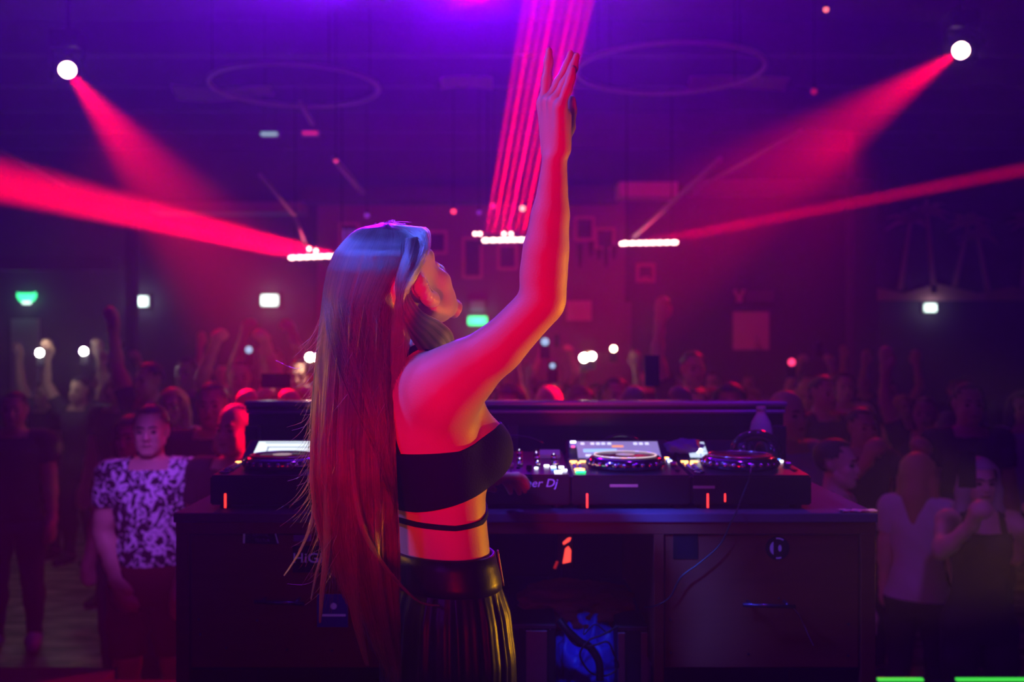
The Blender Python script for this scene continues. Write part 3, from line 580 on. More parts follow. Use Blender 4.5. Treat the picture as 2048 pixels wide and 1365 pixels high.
# ------------------------------------------------------------------ media players
ledo = mat('led_orange', (1, .5, .2), .3, emit=(1, .35, .08), es=6); ledw = mat('led_white', (1, 1, 1), .3, emit=(.8, .85, 1), es=5); ledg = mat('led_green', (0, 1, .2), .3, emit=(.02, 1, .2), es=3)
glint_red = mat('foot_glint_glow', (1, .05, .05), .3, emit=(1, .03, .02), es=2.5); ledb = mat('led_blue', (.1, .3, 1), .3, emit=(.1, .25, 1), es=3); ledc = mat('led_cyan', (.1, .8, .8), .3, emit=(.05, .6, .6), es=1.2)
gm = mat('gear_metal', (.07, .065, .085), .3, metal=.7); jog_m = mat('jog_rim', (.30, .28, .34), .12, metal=1.); plat = mat('jog_platter', (.16, .01, .02), .2, spec=.7)
UW = .3215; X0 = (420-1024)/FPX*2.66; YF = 2.655; FOOT = .012
def shellbody(mb, wdt, dep, hf, hb):
    pts = [(-wdt/2+.001, 0), (wdt/2-.001, 0)]
    v = [mb.bm.verts.new(p) for p in ((-wdt/2, 0, 0), (wdt/2, 0, 0), (wdt/2, dep, 0), (-wdt/2, dep, 0), (-wdt/2, 0, hf), (wdt/2, 0, hf), (wdt/2, dep, hb), (-wdt/2, dep, hb))]
    for f in ((0, 3, 2, 1), (4, 5, 6, 7), (0, 1, 5, 4), (1, 2, 6, 5), (2, 3, 7, 6), (3, 0, 4, 7)): mb.bm.faces.new([v[i] for i in f])
    bmesh.ops.bevel(mb.bm, geom=mb.bm.edges[:], offset=.004, segments=2, affect='EDGES'); return mb
def feet(r, wdt, dep):
    for x in (-wdt/2+.035, wdt/2-.035):
        for y in (.035, dep-.035): MB().cyl((x, y, -FOOT/2), .016, FOOT, 16).build('foot', blk, r)
def player(i, label, lit):
    xc = X0+UW*(i+.5); r = empty('media_player', (xc, YF, ZT+FOOT)); tag(r, label, 'dj player', 'four media players in a row on the desk')
    hf, hb, dep = .078, .094, .40; shellbody(MB(), UW-.003, dep, hf, hb).build('body', blk, r); feet(r, UW, dep)
    sl = math.atan2(hb-hf, dep); zt = lambda y: hf+(hb-hf)*y/dep
    MB().box((0, .2, zt(.2)+.0006), (UW-.014, .385, .0012), .0, (sl, 0, 0)).build('top_plate', gm, r)
    jx, jy = (.0, .145); z0 = zt(jy)
    jog = MB().lathe([(.100, 0), (.107, .004), (.107, .018), (.103, .026), (.096, .031), (.0, .031)], (jx, jy, z0), 64).build('jog_wheel', jog_m, r, True)
    for q in range(26):
        a = 2*PI*q/26; MB().ball((jx+.1025*math.cos(a), jy+.1025*math.sin(a), z0+.0095), .0075, 10, sc=(.8, .8, .8)).build('jog_dimple', jog_m, jog, True) if False else None
    mb = MB()
    for q in range(26): a = 2*PI*q/26; mb.ball((jx+.1025*math.cos(a), jy+.1025*math.sin(a), z0+.014), .0095, 10)
    mb.build('jog_dimples', mat('dimple_chrome', (.5, .48, .55), .08, metal=1.), jog, True)
    MB().lathe([(.088, .031), (.088, .034), (.085, .0348), (.0, .0348)], (jx, jy, z0), 64).build('platter', plat, jog, True)
    mb = MB(); ring(mb, (jx, jy, z0+.0348), .0865, .0022, 64); mb.build('platter_ring', mat('ring_silver', (.85, .8, .85), .15, metal=1., emit=(.9, .7, .8), es=.8 if lit == 3 else 0.) if lit == 3 else steel, jog, True)
    MB().cyl((jx, jy, z0+.0353), .026, .001, 32).build('jog_display', mat('jog_display_lit', (.6, .5, .5), .3, emit=(.9, .7, .65), es=.35) if lit in (1, 3) else blk, jog, True)
    # screen: tilted raised panel at the back
    th = math.radians(24); wp = UW-.075 if lit != 4 else .10; cx = -.0 if lit != 4 else -.085; yc, zc = .315, .120
    scr = MB().box((0, .335, .098), (UW-.012, .125, .03), .006, (th, 0, 0)).build('screen_housing', blk, r)
    em = {1: ((.85, 1, 1), 1.15), 2: ((.5, .5, .7), .3), 3: ((.42, .36, .60), .55), 4: ((.75, 1, .95), .8)}[lit]
    def sp(u, v, du, dv, m, name='screen_block', h=.0008):
        y = .335+(v)*math.cos(th)-.0155*math.sin(th)*0; z = .098+.0165+v*math.sin(th)
        MB().box((cx+u, .335+v*math.cos(th)-math.sin(th)*.0156, .098+v*math.sin(th)+math.cos(th)*.0156+h), (du, dv, .0008), 0, (th, 0, 0)).build(name, m, scr)
    if lit == 4: sp(0, 0, .055, .09, mat('screen_4', em[0], .3, emit=em[0], es=em[1]), 'screen', 0)
    else: sp(0, 0, wp, .098, mat('screen_%d' % lit, em[0], .3, emit=em[0], es=em[1]), 'screen', 0)
    dkb = mat('ui_dark', (.02, .02, .03), .3, emit=(.08, .1, .16), es=.5); ui = {c: mat('ui_'+c, v, .3, emit=v, es=1.1) for c, v in dict(white=(.8, .85, 1), orange=(1, .35, .1), pink=(1, .25, .4), blue=(.35, .6, 1), green=(.1, .9, .4)).items()}
    if lit in (1, 2):
        sp(.0, .012, .18, .003, dkb, h=.0014); sp(.0, -.022, .18, .003, dkb, h=.0014); sp(-.086, -.005, .003, .034, dkb, h=.0014); sp(.086, -.005, .003, .034, dkb, h=.0014); sp(0, .038, .20, .003, dkb, h=.0014)
    if lit == 3:
        for u in (-.105, -.075, -.058, -.042, -.024, .055, .072, .09): sp(u, .034, .011, .011, ui['white'], h=.0014)
        sp(.0, .018, .034, .009, ui['orange'], h=.0014); sp(-.055, -.008, .10, .018, ui['blue'], h=.0014)
        sp(-.09, -.036, .02, .010, ui['white'], h=.0014); sp(-.055, -.036, .018, .010, ui['pink'], h=.0014); sp(-.02, -.036, .03, .010, ui['white'], h=.0014); sp(.06, -.034, .022, .010, ui['pink'], h=.0014); sp(.092, -.034, .022, .009, ui['orange'], h=.0014)
    if lit == 4: sp(.005, .0, .002, .088, dkb, h=.0014); sp(0, -.012, .052, .002, dkb, h=.0014)
    def dot(x, y, rr, m, name='button', h=.004, cyl=True):
        (MB().cyl((x, y, zt(y)+h/2), rr, h, 18) if cyl else MB().box((x, y, zt(y)+h/2), (rr*2, rr*1.2, h), .001)).build(name, m, r, True)
    # transport buttons at the front left
    mb = MB(); ring(mb, (-UW/2+.028, .040, zt(.04)+.004), .0125, .0022); mb.build('play_ring', ledg if lit == 3 else jog_m, r, True); dot(-UW/2+.028, .040, .0095, blk, 'play_button')
    mb = MB(); ring(mb, (-UW/2+.028, .080, zt(.08)+.004), .0125, .0022); mb.build('cue_ring', ledo if lit in (3, 9) else jog_m, r, True); dot(-UW/2+.028, .080, .0095, blk, 'cue_button')
    for q in range(2):
        for j in range(5): dot(-UW/2+.018+.016*q, .105+.020*j, .0048, (ledo if lit in (3, 4) and j == 4 else steel), 'button', .006)
    if lit in (3, 4): dot(-UW/2+.020, .225, .010, ledo, 'loop_button', cyl=False); dot(-UW/2+.048, .225, .010, ledo, 'loop_button', cyl=False)
    if lit == 1: dot(-UW/2+.022, .215, .011, ledo, 'loop_button', cyl=False)
    if lit in (2, 3): dot(-.09, .245, .008, ledg, 'sync_button', cyl=False)
    for j in range(8):
        m = {1: blk, 2: ledw, 3: ledw, 4: steel}[lit]; 
        if lit == 4 and j > 5: m = ledw
        dot(-.105+.03*j, .385, .008, m if j % 2 or lit == 1 else ledb if lit in (2, 3) else m, 'hot_cue_pad', .012, False)
    MB().box((UW/2-.025, .13, zt(.13)+.002), (.012, .13, .002)).build('tempo_slot', blk, r); MB().box((UW/2-.025, .15, zt(.15)+.008), (.018, .026, .012), .003).build('tempo_fader', steel, r)
    for j, m in enumerate((ledw, ledb, ledo)): dot(UW/2-.022, .225+.03*j, .006, m if lit in (3, 4) else steel, 'button', .005)
    for q in (-1, 1): MB().cyl((q*.095, .385, .105), .017, .022, 24).build('rotary_knob', steel if lit != 1 else mat('knob_chrome', (.8, .5, .55), .15, metal=1.), r, True)
    for q in ((-.118, .118) if lit == 1 else (-.118,)): MB().box((q, -.0018, .012), (.005, .004, .038), .001).build('foot_glint', glint_red, r)  # red light caught on the feet, put in as small glowing bars
    if lit == 3: MB().box((-.02, -.0006, .052), (.075, .0014, .0075)).build('name_plate', mat('plate_grey', (.35, .3, .34), .35, metal=.5), r)
    if lit == 4: MB().box((-.128, -.0006, .048), (.058, .0014, .0075)).build('name_plate', mat('plate_grey', (.35, .3, .34), .35, metal=.5), r); MB().box((-.072, -.0018, .02), (.004, .004, .022), .001).build('foot_glint', glint_red, r)
    return r
player(0, 'leftmost media player with a bright white screen, at the left end of the desk', 1)
player(1, 'media player hidden behind the woman, second from the left on the desk', 2)
player(3, 'media player with silver ringed jog wheel and busy lit screen right of the mixer', 3)
player(4, 'rightmost media player with the headphones lying on its back edge', 4)
# mixer
mx = empty('dj_mixer', (X0+UW*2.5, YF, ZT+FOOT)); tag(mx, 'black four-channel mixer with glowing knobs in the middle of the decks', 'mixer')
shellbody(MB(), UW-.003, .40, .080, .098).build('body', blk, mx); feet(mx, UW, .40); sl = math.atan2(.018, .4); zt = lambda y: .080+.018*y/.4
MB().box((0, .2, zt(.2)+.0006), (UW-.012, .388, .0012), 0, (sl, 0, 0)).build('top_plate', gm, mx)
text('lettering', 'Pioneer Dj', .031, (.052, -.0006, .058), (PI/2, 0, 0), mat('print_violet', (.35, .25, .7), .4, emit=(.2, .1, .6), es=.22), mx, .0006, .25, 1.05)
for c in range(6):
    x = -.125+.05*c
    for j in range(6):
        y = .135+.040*j; m = [blk, ledo, glint_red, blk, steel, ledw][(c*5+j*3) % 6] if j < 2 else steel
        kb = MB().cyl((x, y, zt(y)+.008), .0085, .016, 16, .007).build('knob', blk if j % 2 else steel, mx, True)
        MB().box((x, y-.004, zt(y)+.0165), (.0018, .008, .001)).build('pointer', ledo if (c+j) % 3 == 0 and c < 2 else ledw if (c+j) % 4 == 0 else steel, kb)
for c in range(4):
    x = -.100+.05*c; MB().box((x, .070, zt(.07)+.001), (.004, .065, .0016)).build('fader_slot', blk, mx); MB().box((x, .065+.02*(c % 3), zt(.08)+.009), (.016, .012, .014), .002).build('fader_cap', blk if c % 2 else steel, mx)
    MB().box((x+.02, .095, zt(.095)+.003), (.010, .006, .004), .001).build('cue_button', [ledo, ledo, blk, ledw][c], mx)
for x, y, m in ((.118, .108, ledw), (.140, .108, ledw), (.125, .14, ledc), (.10, .13, ledw), (.146, .060, ledw), (-.13, .10, ledo), (.118, .078, ledb), (.125, .2, ledc)): MB().box((x, y, zt(y)+.003), (.014, .008, .005), .001).build('effect_button', m, mx)
MB().box((.128, .03, zt(.03)+.004), (.022, .012, .006), .003).build('effect_switch', ledw, mx)
MB().box((.115, .28, .105), (.06, .04, .012), .002, (.3, 0, 0)).build('effect_display', mat('display_dim', (.1, .05, .2), .3, emit=(.2, .05, .4), es=.3), mx)
mb = MB(); mb.tube([(.0+.11*math.cos(t), .36+.0*t, .105+.045*math.sin(t)) for t in np.linspace(PI*.15, PI*.85, 14)], .0035, 8); mb.build('carry_handle', blk_m, mx, True)
# little things on the gear
def at_(px, py, D): return P(px, py, D)
r = empty('memory_stick', at_(1146, 903, 3.0)); tag(r, 'small upright glowing stick plugged in between the mixer and the player', 'usb stick')
MB().box((0, 0, .012), (.020, .008, .040), .003).build('case', mat('clear_case', (.25, .25, .6), .15, emit=(.2, .2, .9), es=.5), r); MB().box((0, -.0045, .028), (.016, .001, .006)).build('light_cap', ledw, r); MB().box((0, -.0045, .010), (.010, .001, .014)).build('pink_light', mat('led_pink', (1, .2, .5), .3, emit=(1, .12, .4), es=1.5), r); MB().box((0, 0, -.014), (.012, .005, .012)).build('plug', steel, r)
r = empty('gooseneck_lamp', at_(1242, 886, 3.06)); tag(r, 'small arched gooseneck lamp glowing behind the silver ringed player', 'lamp')
mb = MB(); mb.tube([(.055*math.cos(t), 0, -.002+.024*math.sin(t)) for t in np.linspace(.1, PI-.1, 14)], .0035, 8); mb.tube([(.055, 0, -.002), (.055, .005, -.05)], .0035, 8); mb.tube([(-.055, 0, -.002), (-.055, .005, -.05)], .0035, 8); mb.build('neck', blk_m, r, True); MB().ball((0, -.004, .000), .012, 16, sc=(1.6, .6, .6)).build('bulb', ledw, r, True); MB().box((0,0,-.008),(.11,.012,.006),.002).build('cross_bar', blk_m, r)
# crumpled dark purple cloth behind the players
bm = bmesh.new(); bmesh.ops.create_icosphere(bm, subdivisions=4, radius=1)
for v in bm.verts:
    n_ = noise.noise(v.co*2.1)*.28+noise.noise(v.co*5)*.12; v.co = Vector((v.co.x*.058, v.co.y*.04, max(-.024, v.co.z*.028)))*(1+n_)
me = bpy.data.meshes.new('cloth'); bm.to_mesh(me); bm.free(); o = link('cloth_cap', me, mat('purple_cloth', (.10, .06, .3), .8)); c = at_(1368, 897, 3.0); o.location = c; tag(o, 'crumpled purple cloth lying behind the gap between the two right players', 'cloth')
r = empty('jack_plug', at_(1395, 897, 2.98)); tag(r, 'small upright plug with a lit white collar behind the right players', 'plug'); MB().cyl((0, 0, .012), .007, .026, 12).build('stem', mat('plug_red', (.4, .1, .1), .3), r); MB().cyl((0, 0, -.006), .013, .010, 16).build('lit_collar', ledw, r, True)
# bottle of water
r = empty('water_bottle', (P(1522, 0, 3.2).x, 3.2, 1.0)); tag(r, 'clear plastic water bottle standing behind the headphones', 'bottle')
pet = mat('clear_plastic', (.8, .75, 1), .1, trans=.35, ior=1.3)
MB().lathe([(.030, 0), (.036, .004), (.036, .10), (.034, .115), (.036, .13), (.036, .165), (.030, .19), (.018, .212), (.0125, .222), (.0125, .236), (.0, .236)], (0, 0, 0), 32).build('bottle_shell', pet, r, True)
MB().cyl((0, 0, .080), .033, .15, 28).build('water', mat('water', (.6, .5, 1), .02, trans=1., ior=1.33), r, True); MB().cyl((0, 0, .232), .0150, .015, 24).build('cap', mat('cap_lilac', (.3, .2, .45), .4), r, True); MB().cyl((0, 0, .085), .0366, .04, 28).build('label_band', mat('label_violet', (.2, .12, .45), .4), r, True)
# headphones
r = empty('headphones', P(1512, 908, 2.95)); r.scale = (1.12, 1.1, 1.15); tag(r, 'black over-ear headphones propped on the rightmost media player', 'headphones')
for q in (-1, 1):
    cup = MB().lathe([(.036, -.014), (.040, -.006), (.038, .010), (.020, .017), (0, .018)], (q*.035, 0, -.005), 28, (0, q*PI/2, .3*q)).build('ear_cup', mat('glossy_black', (.02, .018, .03), .08, spec=.8), r, True)
    MB().lathe([(.028, 0), (.036, -.006), (.037, -.014), (.028, -.018), (.018, -.012)], (q*.026, 0, -.005), 28, (0, q*PI/2, .3*q)).build('ear_pad', mat('ear_pad', (.02, .02, .022), .55), cup, True)
mb = MB(); mb.tube([(.062*math.cos(t), .0, .0+.052*math.sin(t)) for t in np.linspace(0, PI, 20)], .010, 8); mb.build('headband', mat('glossy_black', (.02, .018, .03), .08), r, True)
mb = MB(); mb.tube([(.056*math.cos(t), -.001, .0+.042*math.sin(t)) for t in np.linspace(.5, PI-.5, 14)], .008, 8); mb.build('headband_pad', mat('ear_pad', (.02, .02, .022), .55), r, True)
MB().box((-.01, -.035, -.046), (.07, .012, .008), .002, (0, .1, 0)).build('cable_clip', mat('clip_grey', (.5, .5, .45), .4), r)
# cables
def cable(name, pts, rad, m, label, n=60):
    mb = MB(); mb.tube([Vector(q) for q in catmull(pts, n)], rad, 7); o = mb.build(name, m, None, True); tag(o, label, 'cable'); return o
cab = mat('cable_black', (.01, .01, .014), .4)
cable('headphone_cable', [P(1505, 925, 2.9)+Vector((0, 0, .01)), (P(1502, 0, 2.64).x, 2.64, 1.106), P(1497, 962, 2.635), P(1482, 1000, 2.62), P(1474, 1022, 2.59), P(1462, 1045, 2.585), P(1440, 1090, 2.585), P(1395, 1130, 2.585), P(1362, 1155, 2.585), P(1340, 1195, 2.59), P(1312, 1212, 2.60), P(1290, 1215, 2.70)], .0022, cab, 'thin black cable hanging from the headphones down across the right cabinet')
cable('thread', [P(1580, 1212, 2.59), P(1594, 1225, 2.59), P(1606, 1247, 2.592), P(1617, 1272, 2.595), P(1627, 1292, 2.6)], .0009, mat('thread_lilac', (.3, .2, .45), .5), 'thin pale thread hanging from the right cabinet handle', 24)
# ------------------------------------------------------------------ inside the open bay
c = P(1128, 1108, 3.2); r = empty('indicator_lamp', c); tag(r, 'small bright red glowing lamp deep in the open bay of the desk', 'lamp')
rg = mat('red_glow', (1, .1, .08), .3, emit=(1, .06, .04), es=1.6)
MB().prism([(-.004, -.03), (.021, -.024), (.022, .012), (.014, .024), (.004, .016)], -.01, 0).build('lower_lens', rg, r); MB().prism([(-.002, .030), (.018, .042), (.022, .052), (.012, .050), (-.004, .036)], -.01, 0).build('upper_lens', rg, r)
MB().box((.005, .02, .008), (.06, .03, .12), .005).build('housing', blk, r)
MB().box((-.026, -.002, -.036), (.008, .003, .025), 0, (0, .4, 0)).build('side_glow', mat('red_glow_dim', (.4, .02, .02), .3, emit=(1, .03, .02), es=.3), r); MB().box((.004, .02, -.075), (.02, .03, .05)).build('stand', blk, r)
def case(x0, x1, y0, y1, z0, z1, label, stripes):
    r = empty('flight_case', ((x0+x1)/2, y0, z0)); tag(r, label, 'case'); X_ = -(x0+x1)/2
    def o(mb, n, m): q = mb.build(n, m, r); q.location = (X_, -y0, -z0); return q
    o(MB().box2((x0, y0+.004, z0), (x1, y1, z1), .004), 'body', mat('case_black', (.008, .007, .01), .6))
    for a, b in stripes: o(MB().box2((a, y0, z0+.004), (b, y0+.006, z1-.02), .001), 'edge_profile', alu)
    o(MB().box2((x0, y0, z1-.014), (x1, y0+.006, z1-.004), .001), 'lid_profile', mat('dark_profile', (.12, .1, .13), .4, metal=.8))
    for k_ in range(int((x1-x0)/.018)): o(MB().ball((x0+.009+.018*k_, y0-.0, z1-.017), .0028, 6), 'rivet', steel)
x_ = lambda p, D=2.75: (p-1024)/FPX*D
case(x_(1016), x_(1112), 2.75, 3.3, .081, P(0, 1248, 2.75).z, 'flight case with a wide silver edge at the left of the open bay', [(x_(1052), x_(1094))])
case(x_(1236), x_(1306), 2.75, 3.3, .081, P(0, 1252, 2.75).z, 'flight case with two silver edges at the right of the open bay', [(x_(1236), x_(1250)), (x_(1282), x_(1302))])
# crumpled blue bag
def crumple(name, c, sz, m, label, cat, amp=.3, fr=2.2, flat=.3, seed=0):
    bm = bmesh.new(); bmesh.ops.create_icosphere(bm, subdivisions=5, radius=1)
    for v in bm.verts:
        p = v.co*fr+Vector((seed, 0, 0)); n_ = abs(noise.noise(p))*amp*1.5+abs(noise.noise(p*2.3))*amp*.7; q = v.co*(1-n_); v.co = Vector((max(-.8, min(.8, q.x))*sz[0], max(-.8, min(.8, q.y))*sz[1], max(-.8, min(.85, q.z))*sz[2]))
    me = bpy.data.meshes.new(name); bm.to_mesh(me); bm.free(); o = link(name, me, m); o.location = c; tag(o, label, cat); return o
crumple('carrier_bag', P(1172, 1330, 2.82)+Vector((0, .08, -.10)), (.118, .10, .27), mat('blue_plastic', (.03, .09, .75), .35), 'crumpled blue bag hanging between the two flight cases', 'bag', .28, 1.7, seed=3)
crumple('jacket', P(1150, 1205, 3.0)+Vector((0, 0, -.005)), (.22, .17, .072), mat('jacket_cloth', (.20, .04, .03), .9, bump=.3), 'dark red jacket heaped on top of the cases in the open bay', 'jacket', .30, 1.6, seed=8)
cable('power_cable', [P(1120, 1250, 2.70), P(1150, 1290, 2.70), P(1185, 1292, 2.69), P(1215, 1285, 2.69), P(1228, 1310, 2.69), P(1236, 1335, 2.70), P(1212, 1352, 2.70), P(1180, 1345, 2.69), P(1160, 1310, 2.69), P(1178, 1282, 2.69), P(1205, 1270, 2.69), P(1238, 1252, 2.70)], .0028, cab, 'tangled black cable looping in front of the blue bag', 120)
cable('wide_strap', [P(1118, 1240, 2.71), P(1135, 1262, 2.70), P(1160, 1285, 2.70), P(1180, 1296, 2.70), P(1198, 1325, 2.70), P(1200, 1362, 2.70)], .011, cab, 'thick black strap crossing the blue bag in the open bay', 40)
cable('thin_wire', [P(1172, 1250, 2.72), P(1168, 1270, 2.71), P(1190, 1250, 2.71), P(1216, 1266, 2.71), P(1232, 1250, 2.72)], .0018, cab, 'thin black wire zigzagging over the top of the blue bag', 40)
# ------------------------------------------------------------------ the DJ
def build_dj():
    B = Body(); A = math.radians(35)
    Fw = np.array([math.cos(A), math.sin(A), 0]); Rt = np.array([math.sin(A), -math.cos(A), 0])
    def X(px, D): return (px-1024)/FPX*D
    lv = [(.72, X(893, 2.05), 2.05, .130, .086), (.815, X(893, 2.05), 2.05, .137, .090), (.88, X(892, 2.05), 2.05, .135, .090), (.96, X(889, 2.05), 2.05, .120, .080),
          (1.02, X(885, 2.05), 2.05, .122, .088), (1.06, X(882, 2.05), 2.045, .117, .086), (1.11, X(876, 2.04), 2.04, .119, .088), (1.16, X(866, 2.03), 2.03, .127, .093),
          (1.235, X(846, 2.01), 2.01, .137, .098), (1.30, X(830, 2.0), 2.0, .138, .094), (1.36, X(818, 1.995), 1.995, .122, .078), (1.40, X(812, 1.99), 1.99, .085, .062), (1.43, X(812, 1.99), 1.99, .05, .05)]
    B.loft(lv, Rt, Fw, 'torso')
    ch = np.array([X(846, 2.01), 2.01, 1.235])
    for q, o in ((1, .0), (-1, 0)):
        c = ch+Fw*.082+Rt*q*.068+np.array([0, 0, -.002]); B.ell(c, (.064, .064, .062), None, 'torso')
        B.cone(c+Fw*.014+np.array([0, 0, -.006]), c+Fw*.018+np.array([0, 0, -.008]), .052, .052, 'torso')
    # shoulder blade, trapezius, spine groove is left to the loft
    def PP(x, y, D): return np.array(P(x, y, D))
    # raised right arm
    up = [PP(866, 800, 1.93), PP(880, 782, 1.90), PP(930, 745, 1.885), PP(1000, 694, 1.865), PP(1086, 603, 1.845)]
    B.chain(up, [.064, .064, .053, .047, .0425], 'uarm')
    B.cone(PP(838, 768, 1.95), PP(885, 772, 1.90), .045, .056, 'torso')      # shoulder cap into trapezius
    B.cone(PP(845, 860, 1.945), PP(890, 800, 1.91), .050, .050, 'torso')     # scapula / lat rising to the arm
    B.cone(PP(912, 900, 1.945), PP(896, 810, 1.92), .030, .036, 'torso')     # rear armpit fold
    B.cone(PP(950, 865, 2.01), PP(925, 780, 1.96), .034, .034, 'torso')      # front armpit fold
    B.cone(PP(1105, 588, 1.84), PP(1112, 584, 1.84), .018, .014, 'uarm')     # elbow point
    fa = [PP(1086, 600, 1.845), PP(1087, 548, 1.84), PP(1092, 500, 1.83), PP(1101, 430, 1.82), PP(1106, 370, 1.81), PP(1109, 322, 1.80)]
    B.chain(fa, [.042, .044, .0425, .0355, .027, .0225], 'farm')
    # raised hand, seen on its little-finger edge and back
    W = PP(1109, 318, 1.80); s = 1
    kn = [PP(1086, 208, 1.825), PP(1096, 203, 1.805), PP(1108, 204, 1.785), PP(1121, 214, 1.768)]
    wo = [PP(1099, 300, 1.812), PP(1104, 300, 1.805), PP(1112, 300, 1.798), PP(1120, 302, 1.79)]
    for a, b in zip(wo, kn): B.cone(a, b, .0155, .0115, 'hand')
    B.cone(PP(1123, 296, 1.795), PP(1128, 232, 1.785), .017, .0135, 'hand')  # heel of the hand
    B.cone(PP(1118, 290, 1.81), PP(1122, 235, 1.80), .0155, .012, 'hand')
    B.chain([kn[0], PP(1093, 160, 1.83), PP(1097, 125, 1.832), PP(1098, 101, 1.833)], [.0092, .0084, .0075, .0062], 'hand')
    B.chain([kn[1], PP(1118, 165, 1.81), PP(1134, 133, 1.81), PP(1141, 107, 1.808)], [.0092, .0084, .0075, .0062], 'hand')
    B.chain([kn[2], PP(1129, 168, 1.785), PP(1146, 137, 1.782), PP(1153, 112, 1.78)], [.0092, .0082, .0075, .0062], 'hand')
    B.chain([kn[3], PP(1134, 180, 1.765), PP(1142, 156, 1.764), PP(1145, 138, 1.763)], [.0088, .0077, .007, .0058], 'hand')
    B.chain([PP(1120, 290, 1.83), PP(1136, 255, 1.845), PP(1141, 222, 1.85), PP(1143, 200, 1.85)], [.016, .0125, .0105, .0085], 'hand')
    # left arm reaching to the mixer
    ls = np.array([X(812, 1.995), 1.995, 1.345])-Rt*.155
    el = np.array([-.20, 2.31, 1.15]); wr = np.array([-.045, 2.515, 1.105])
    B.cone(np.array([X(818, 1.995), 1.995, 1.37])-Rt*.05, ls, .045, .052, 'torso')
    B.chain([ls, ls*.6+el*.4, el], [.052, .043, .036], 'uarm'); B.chain([el, el*.6+wr*.4, wr], [.036, .036, .021], 'farm')
    hand_prims(B, wr, (.50, .86, -.12), (.15, -.12, -1), (-.86, .5, 0), .93, (.25, .45, .5), .0088, .10)
    # neck and tilted head
    pitch = math.radians(38); fh = np.array([.66, .751, 0]); up_ = np.array([0, 0, 1.])
    f = fh*math.cos(pitch)+up_*math.sin(pitch); u = -fh*math.sin(pitch)+up_*math.cos(pitch); r = np.cross(f, u)
    C = PP(806, 581, 2.0); R = np.stack([r, f, u])
    B.chain([np.array([X(814, 1.99), 1.99, 1.385]), np.array([X(822, 2.0), 2.0, 1.45]), C+f*-.01+u*-.035], [.060, .047, .048], 'neck')
    w = head_prims(B, C, R, 1.0, ears=False, jaw=.93)
    # ear drawn as a rim, an inner fold and a lobe
    for q in (-1, 1):
        e = [w(q*(.074+.010*math.sin(v*PI)), -.006-.016*math.sin(v*PI*.98), .030*math.cos(v*PI*.9)+.004) for v in np.linspace(0, 1, 8)]
        B.chain(e, [.0035, .0042, .0045, .0045, .0045, .0045, .005, .006], 'head')
        B.cone(w(q*.071, .004, -.023), w(q*.074, .001, -.026), .0075, .007, 'head')
        B.cone(w(q*.070, -.006, -.008), w(q*.071, -.004, .012), .008, .006, 'head')
    # legs (inside the trousers)
    hz = np.array([X(890, 2.05), 2.05, .80])
    for q in (-1, 1):
        h = hz+Rt*q*.070; B.chain([h, h+np.array([0, 0, -.30])-Rt*q*.0, h+np.array([0, 0, -.70])], [.066, .050, .035], 'thigh')
        B.chain([h+np.array([0, 0, -.74]), h+np.array([0, 0, -.765])+Fw*.12], [.035, .028], 'foot')
    def kf(Xp):
        z = Xp[:, 2]; d = np.linalg.norm(Xp-C, axis=1)
        k = np.full(len(Xp), .013); k = np.where(d < .13, .007, k); armz = np.clip((Xp[:, 0]+.10)/.06, 0, 1)*np.clip((z-1.36)/.05, 0, 1)*(Xp[:, 1] < 1.93); k = k*(1-armz)+.0036*armz
        la = np.clip((Xp[:, 1]-2.2)/.1, 0, 1)*(z < 1.3); return k*(1-la)+.0038*la
    B.surface(.0032, .013, kf, its=3, smooth=2, extra=lambda V: np.clip((1.765-V[:, 2])/.02, 0, 1)*np.clip((V[:, 2]-1.0)/.02, 0, 1)*(np.linalg.norm(V-C, axis=1) > .15)*(V[:, 1] < 2.4)); B.tags()
    body = link('person', to_mesh('dj_body', B.V, B.F), skin)
    tag(body, 'woman with very long blonde hair in black crop top raising one arm before the decks', 'person')
    V, F = B.V, B.F; T = tri(F); s_ = (V-ch)@Fw; r_ = (V-ch)@Rt; z = V[:, 2]; t = B.tname; tors = (t == 'torso')
    cx = np.interp(z, [l[0] for l in lv], [l[1] for l in lv]); cy = np.interp(z, [l[0] for l in lv], [l[2] for l in lv])
    s_ = (V[:, 0]-cx)*Fw[0]+(V[:, 1]-cy)*Fw[1]; r_ = (V[:, 0]-cx)*Rt[0]+(V[:, 1]-cy)*Rt[1]
    zu = np.interp(s_, [-.12, -.08, 0, .04, .08, .12, .17], [1.232, 1.234, 1.240, 1.252, 1.268, 1.282, 1.285])
    zl = np.interp(s_, [-.12, -.08, 0, .06, .10, .16], [1.112, 1.116, 1.142, 1.160, 1.170, 1.172])
    black = mat('black_jersey', (.006, .006, .008), .8, spec=.15, bump=.15, bscale=260)
    okc = np.where(tors, 1., -1.)
    def garment(name, field, thick, m, parent=body):
        f_ = np.minimum(field, np.where(tors, .05, -.05)); v, tt = cut(V, T, f_); v2, t2 = shell(v, tt, thick)
        return link(name, to_mesh(name, v2, t2), m, parent)
    garment('crop_top', np.minimum(zu-z, z-zl), .0042, black)
    zs = np.interp(s_, [-.12, -.08, -.03, .03, .07, .11], [1.100, 1.090, 1.086, 1.092, 1.108, 1.135])
    garment('waist_strap', .0048-np.abs(z-zs), .0045, black)
    for q in (-1, 1):
        garment('shoulder_strap', np.minimum(np.minimum(.0042-np.abs(r_-q*.072-np.where(s_ < 0, -.01*q, .0)), z-zu+.004), np.where(np.abs(s_) > .0, 1, 1)), .0032, black)
    # trousers: gathered, shiny, with waistband
    lth = mat('black_satin', (.008, .008, .010), .36, spec=.25, bump=.12, bscale=40)
    rows = []; th = np.linspace(0, 2*PI, 180, endpoint=False)
    fold = .5*np.sin(th*23+.6)+.35*np.sin(th*37+2)+.3*np.sin(th*11)
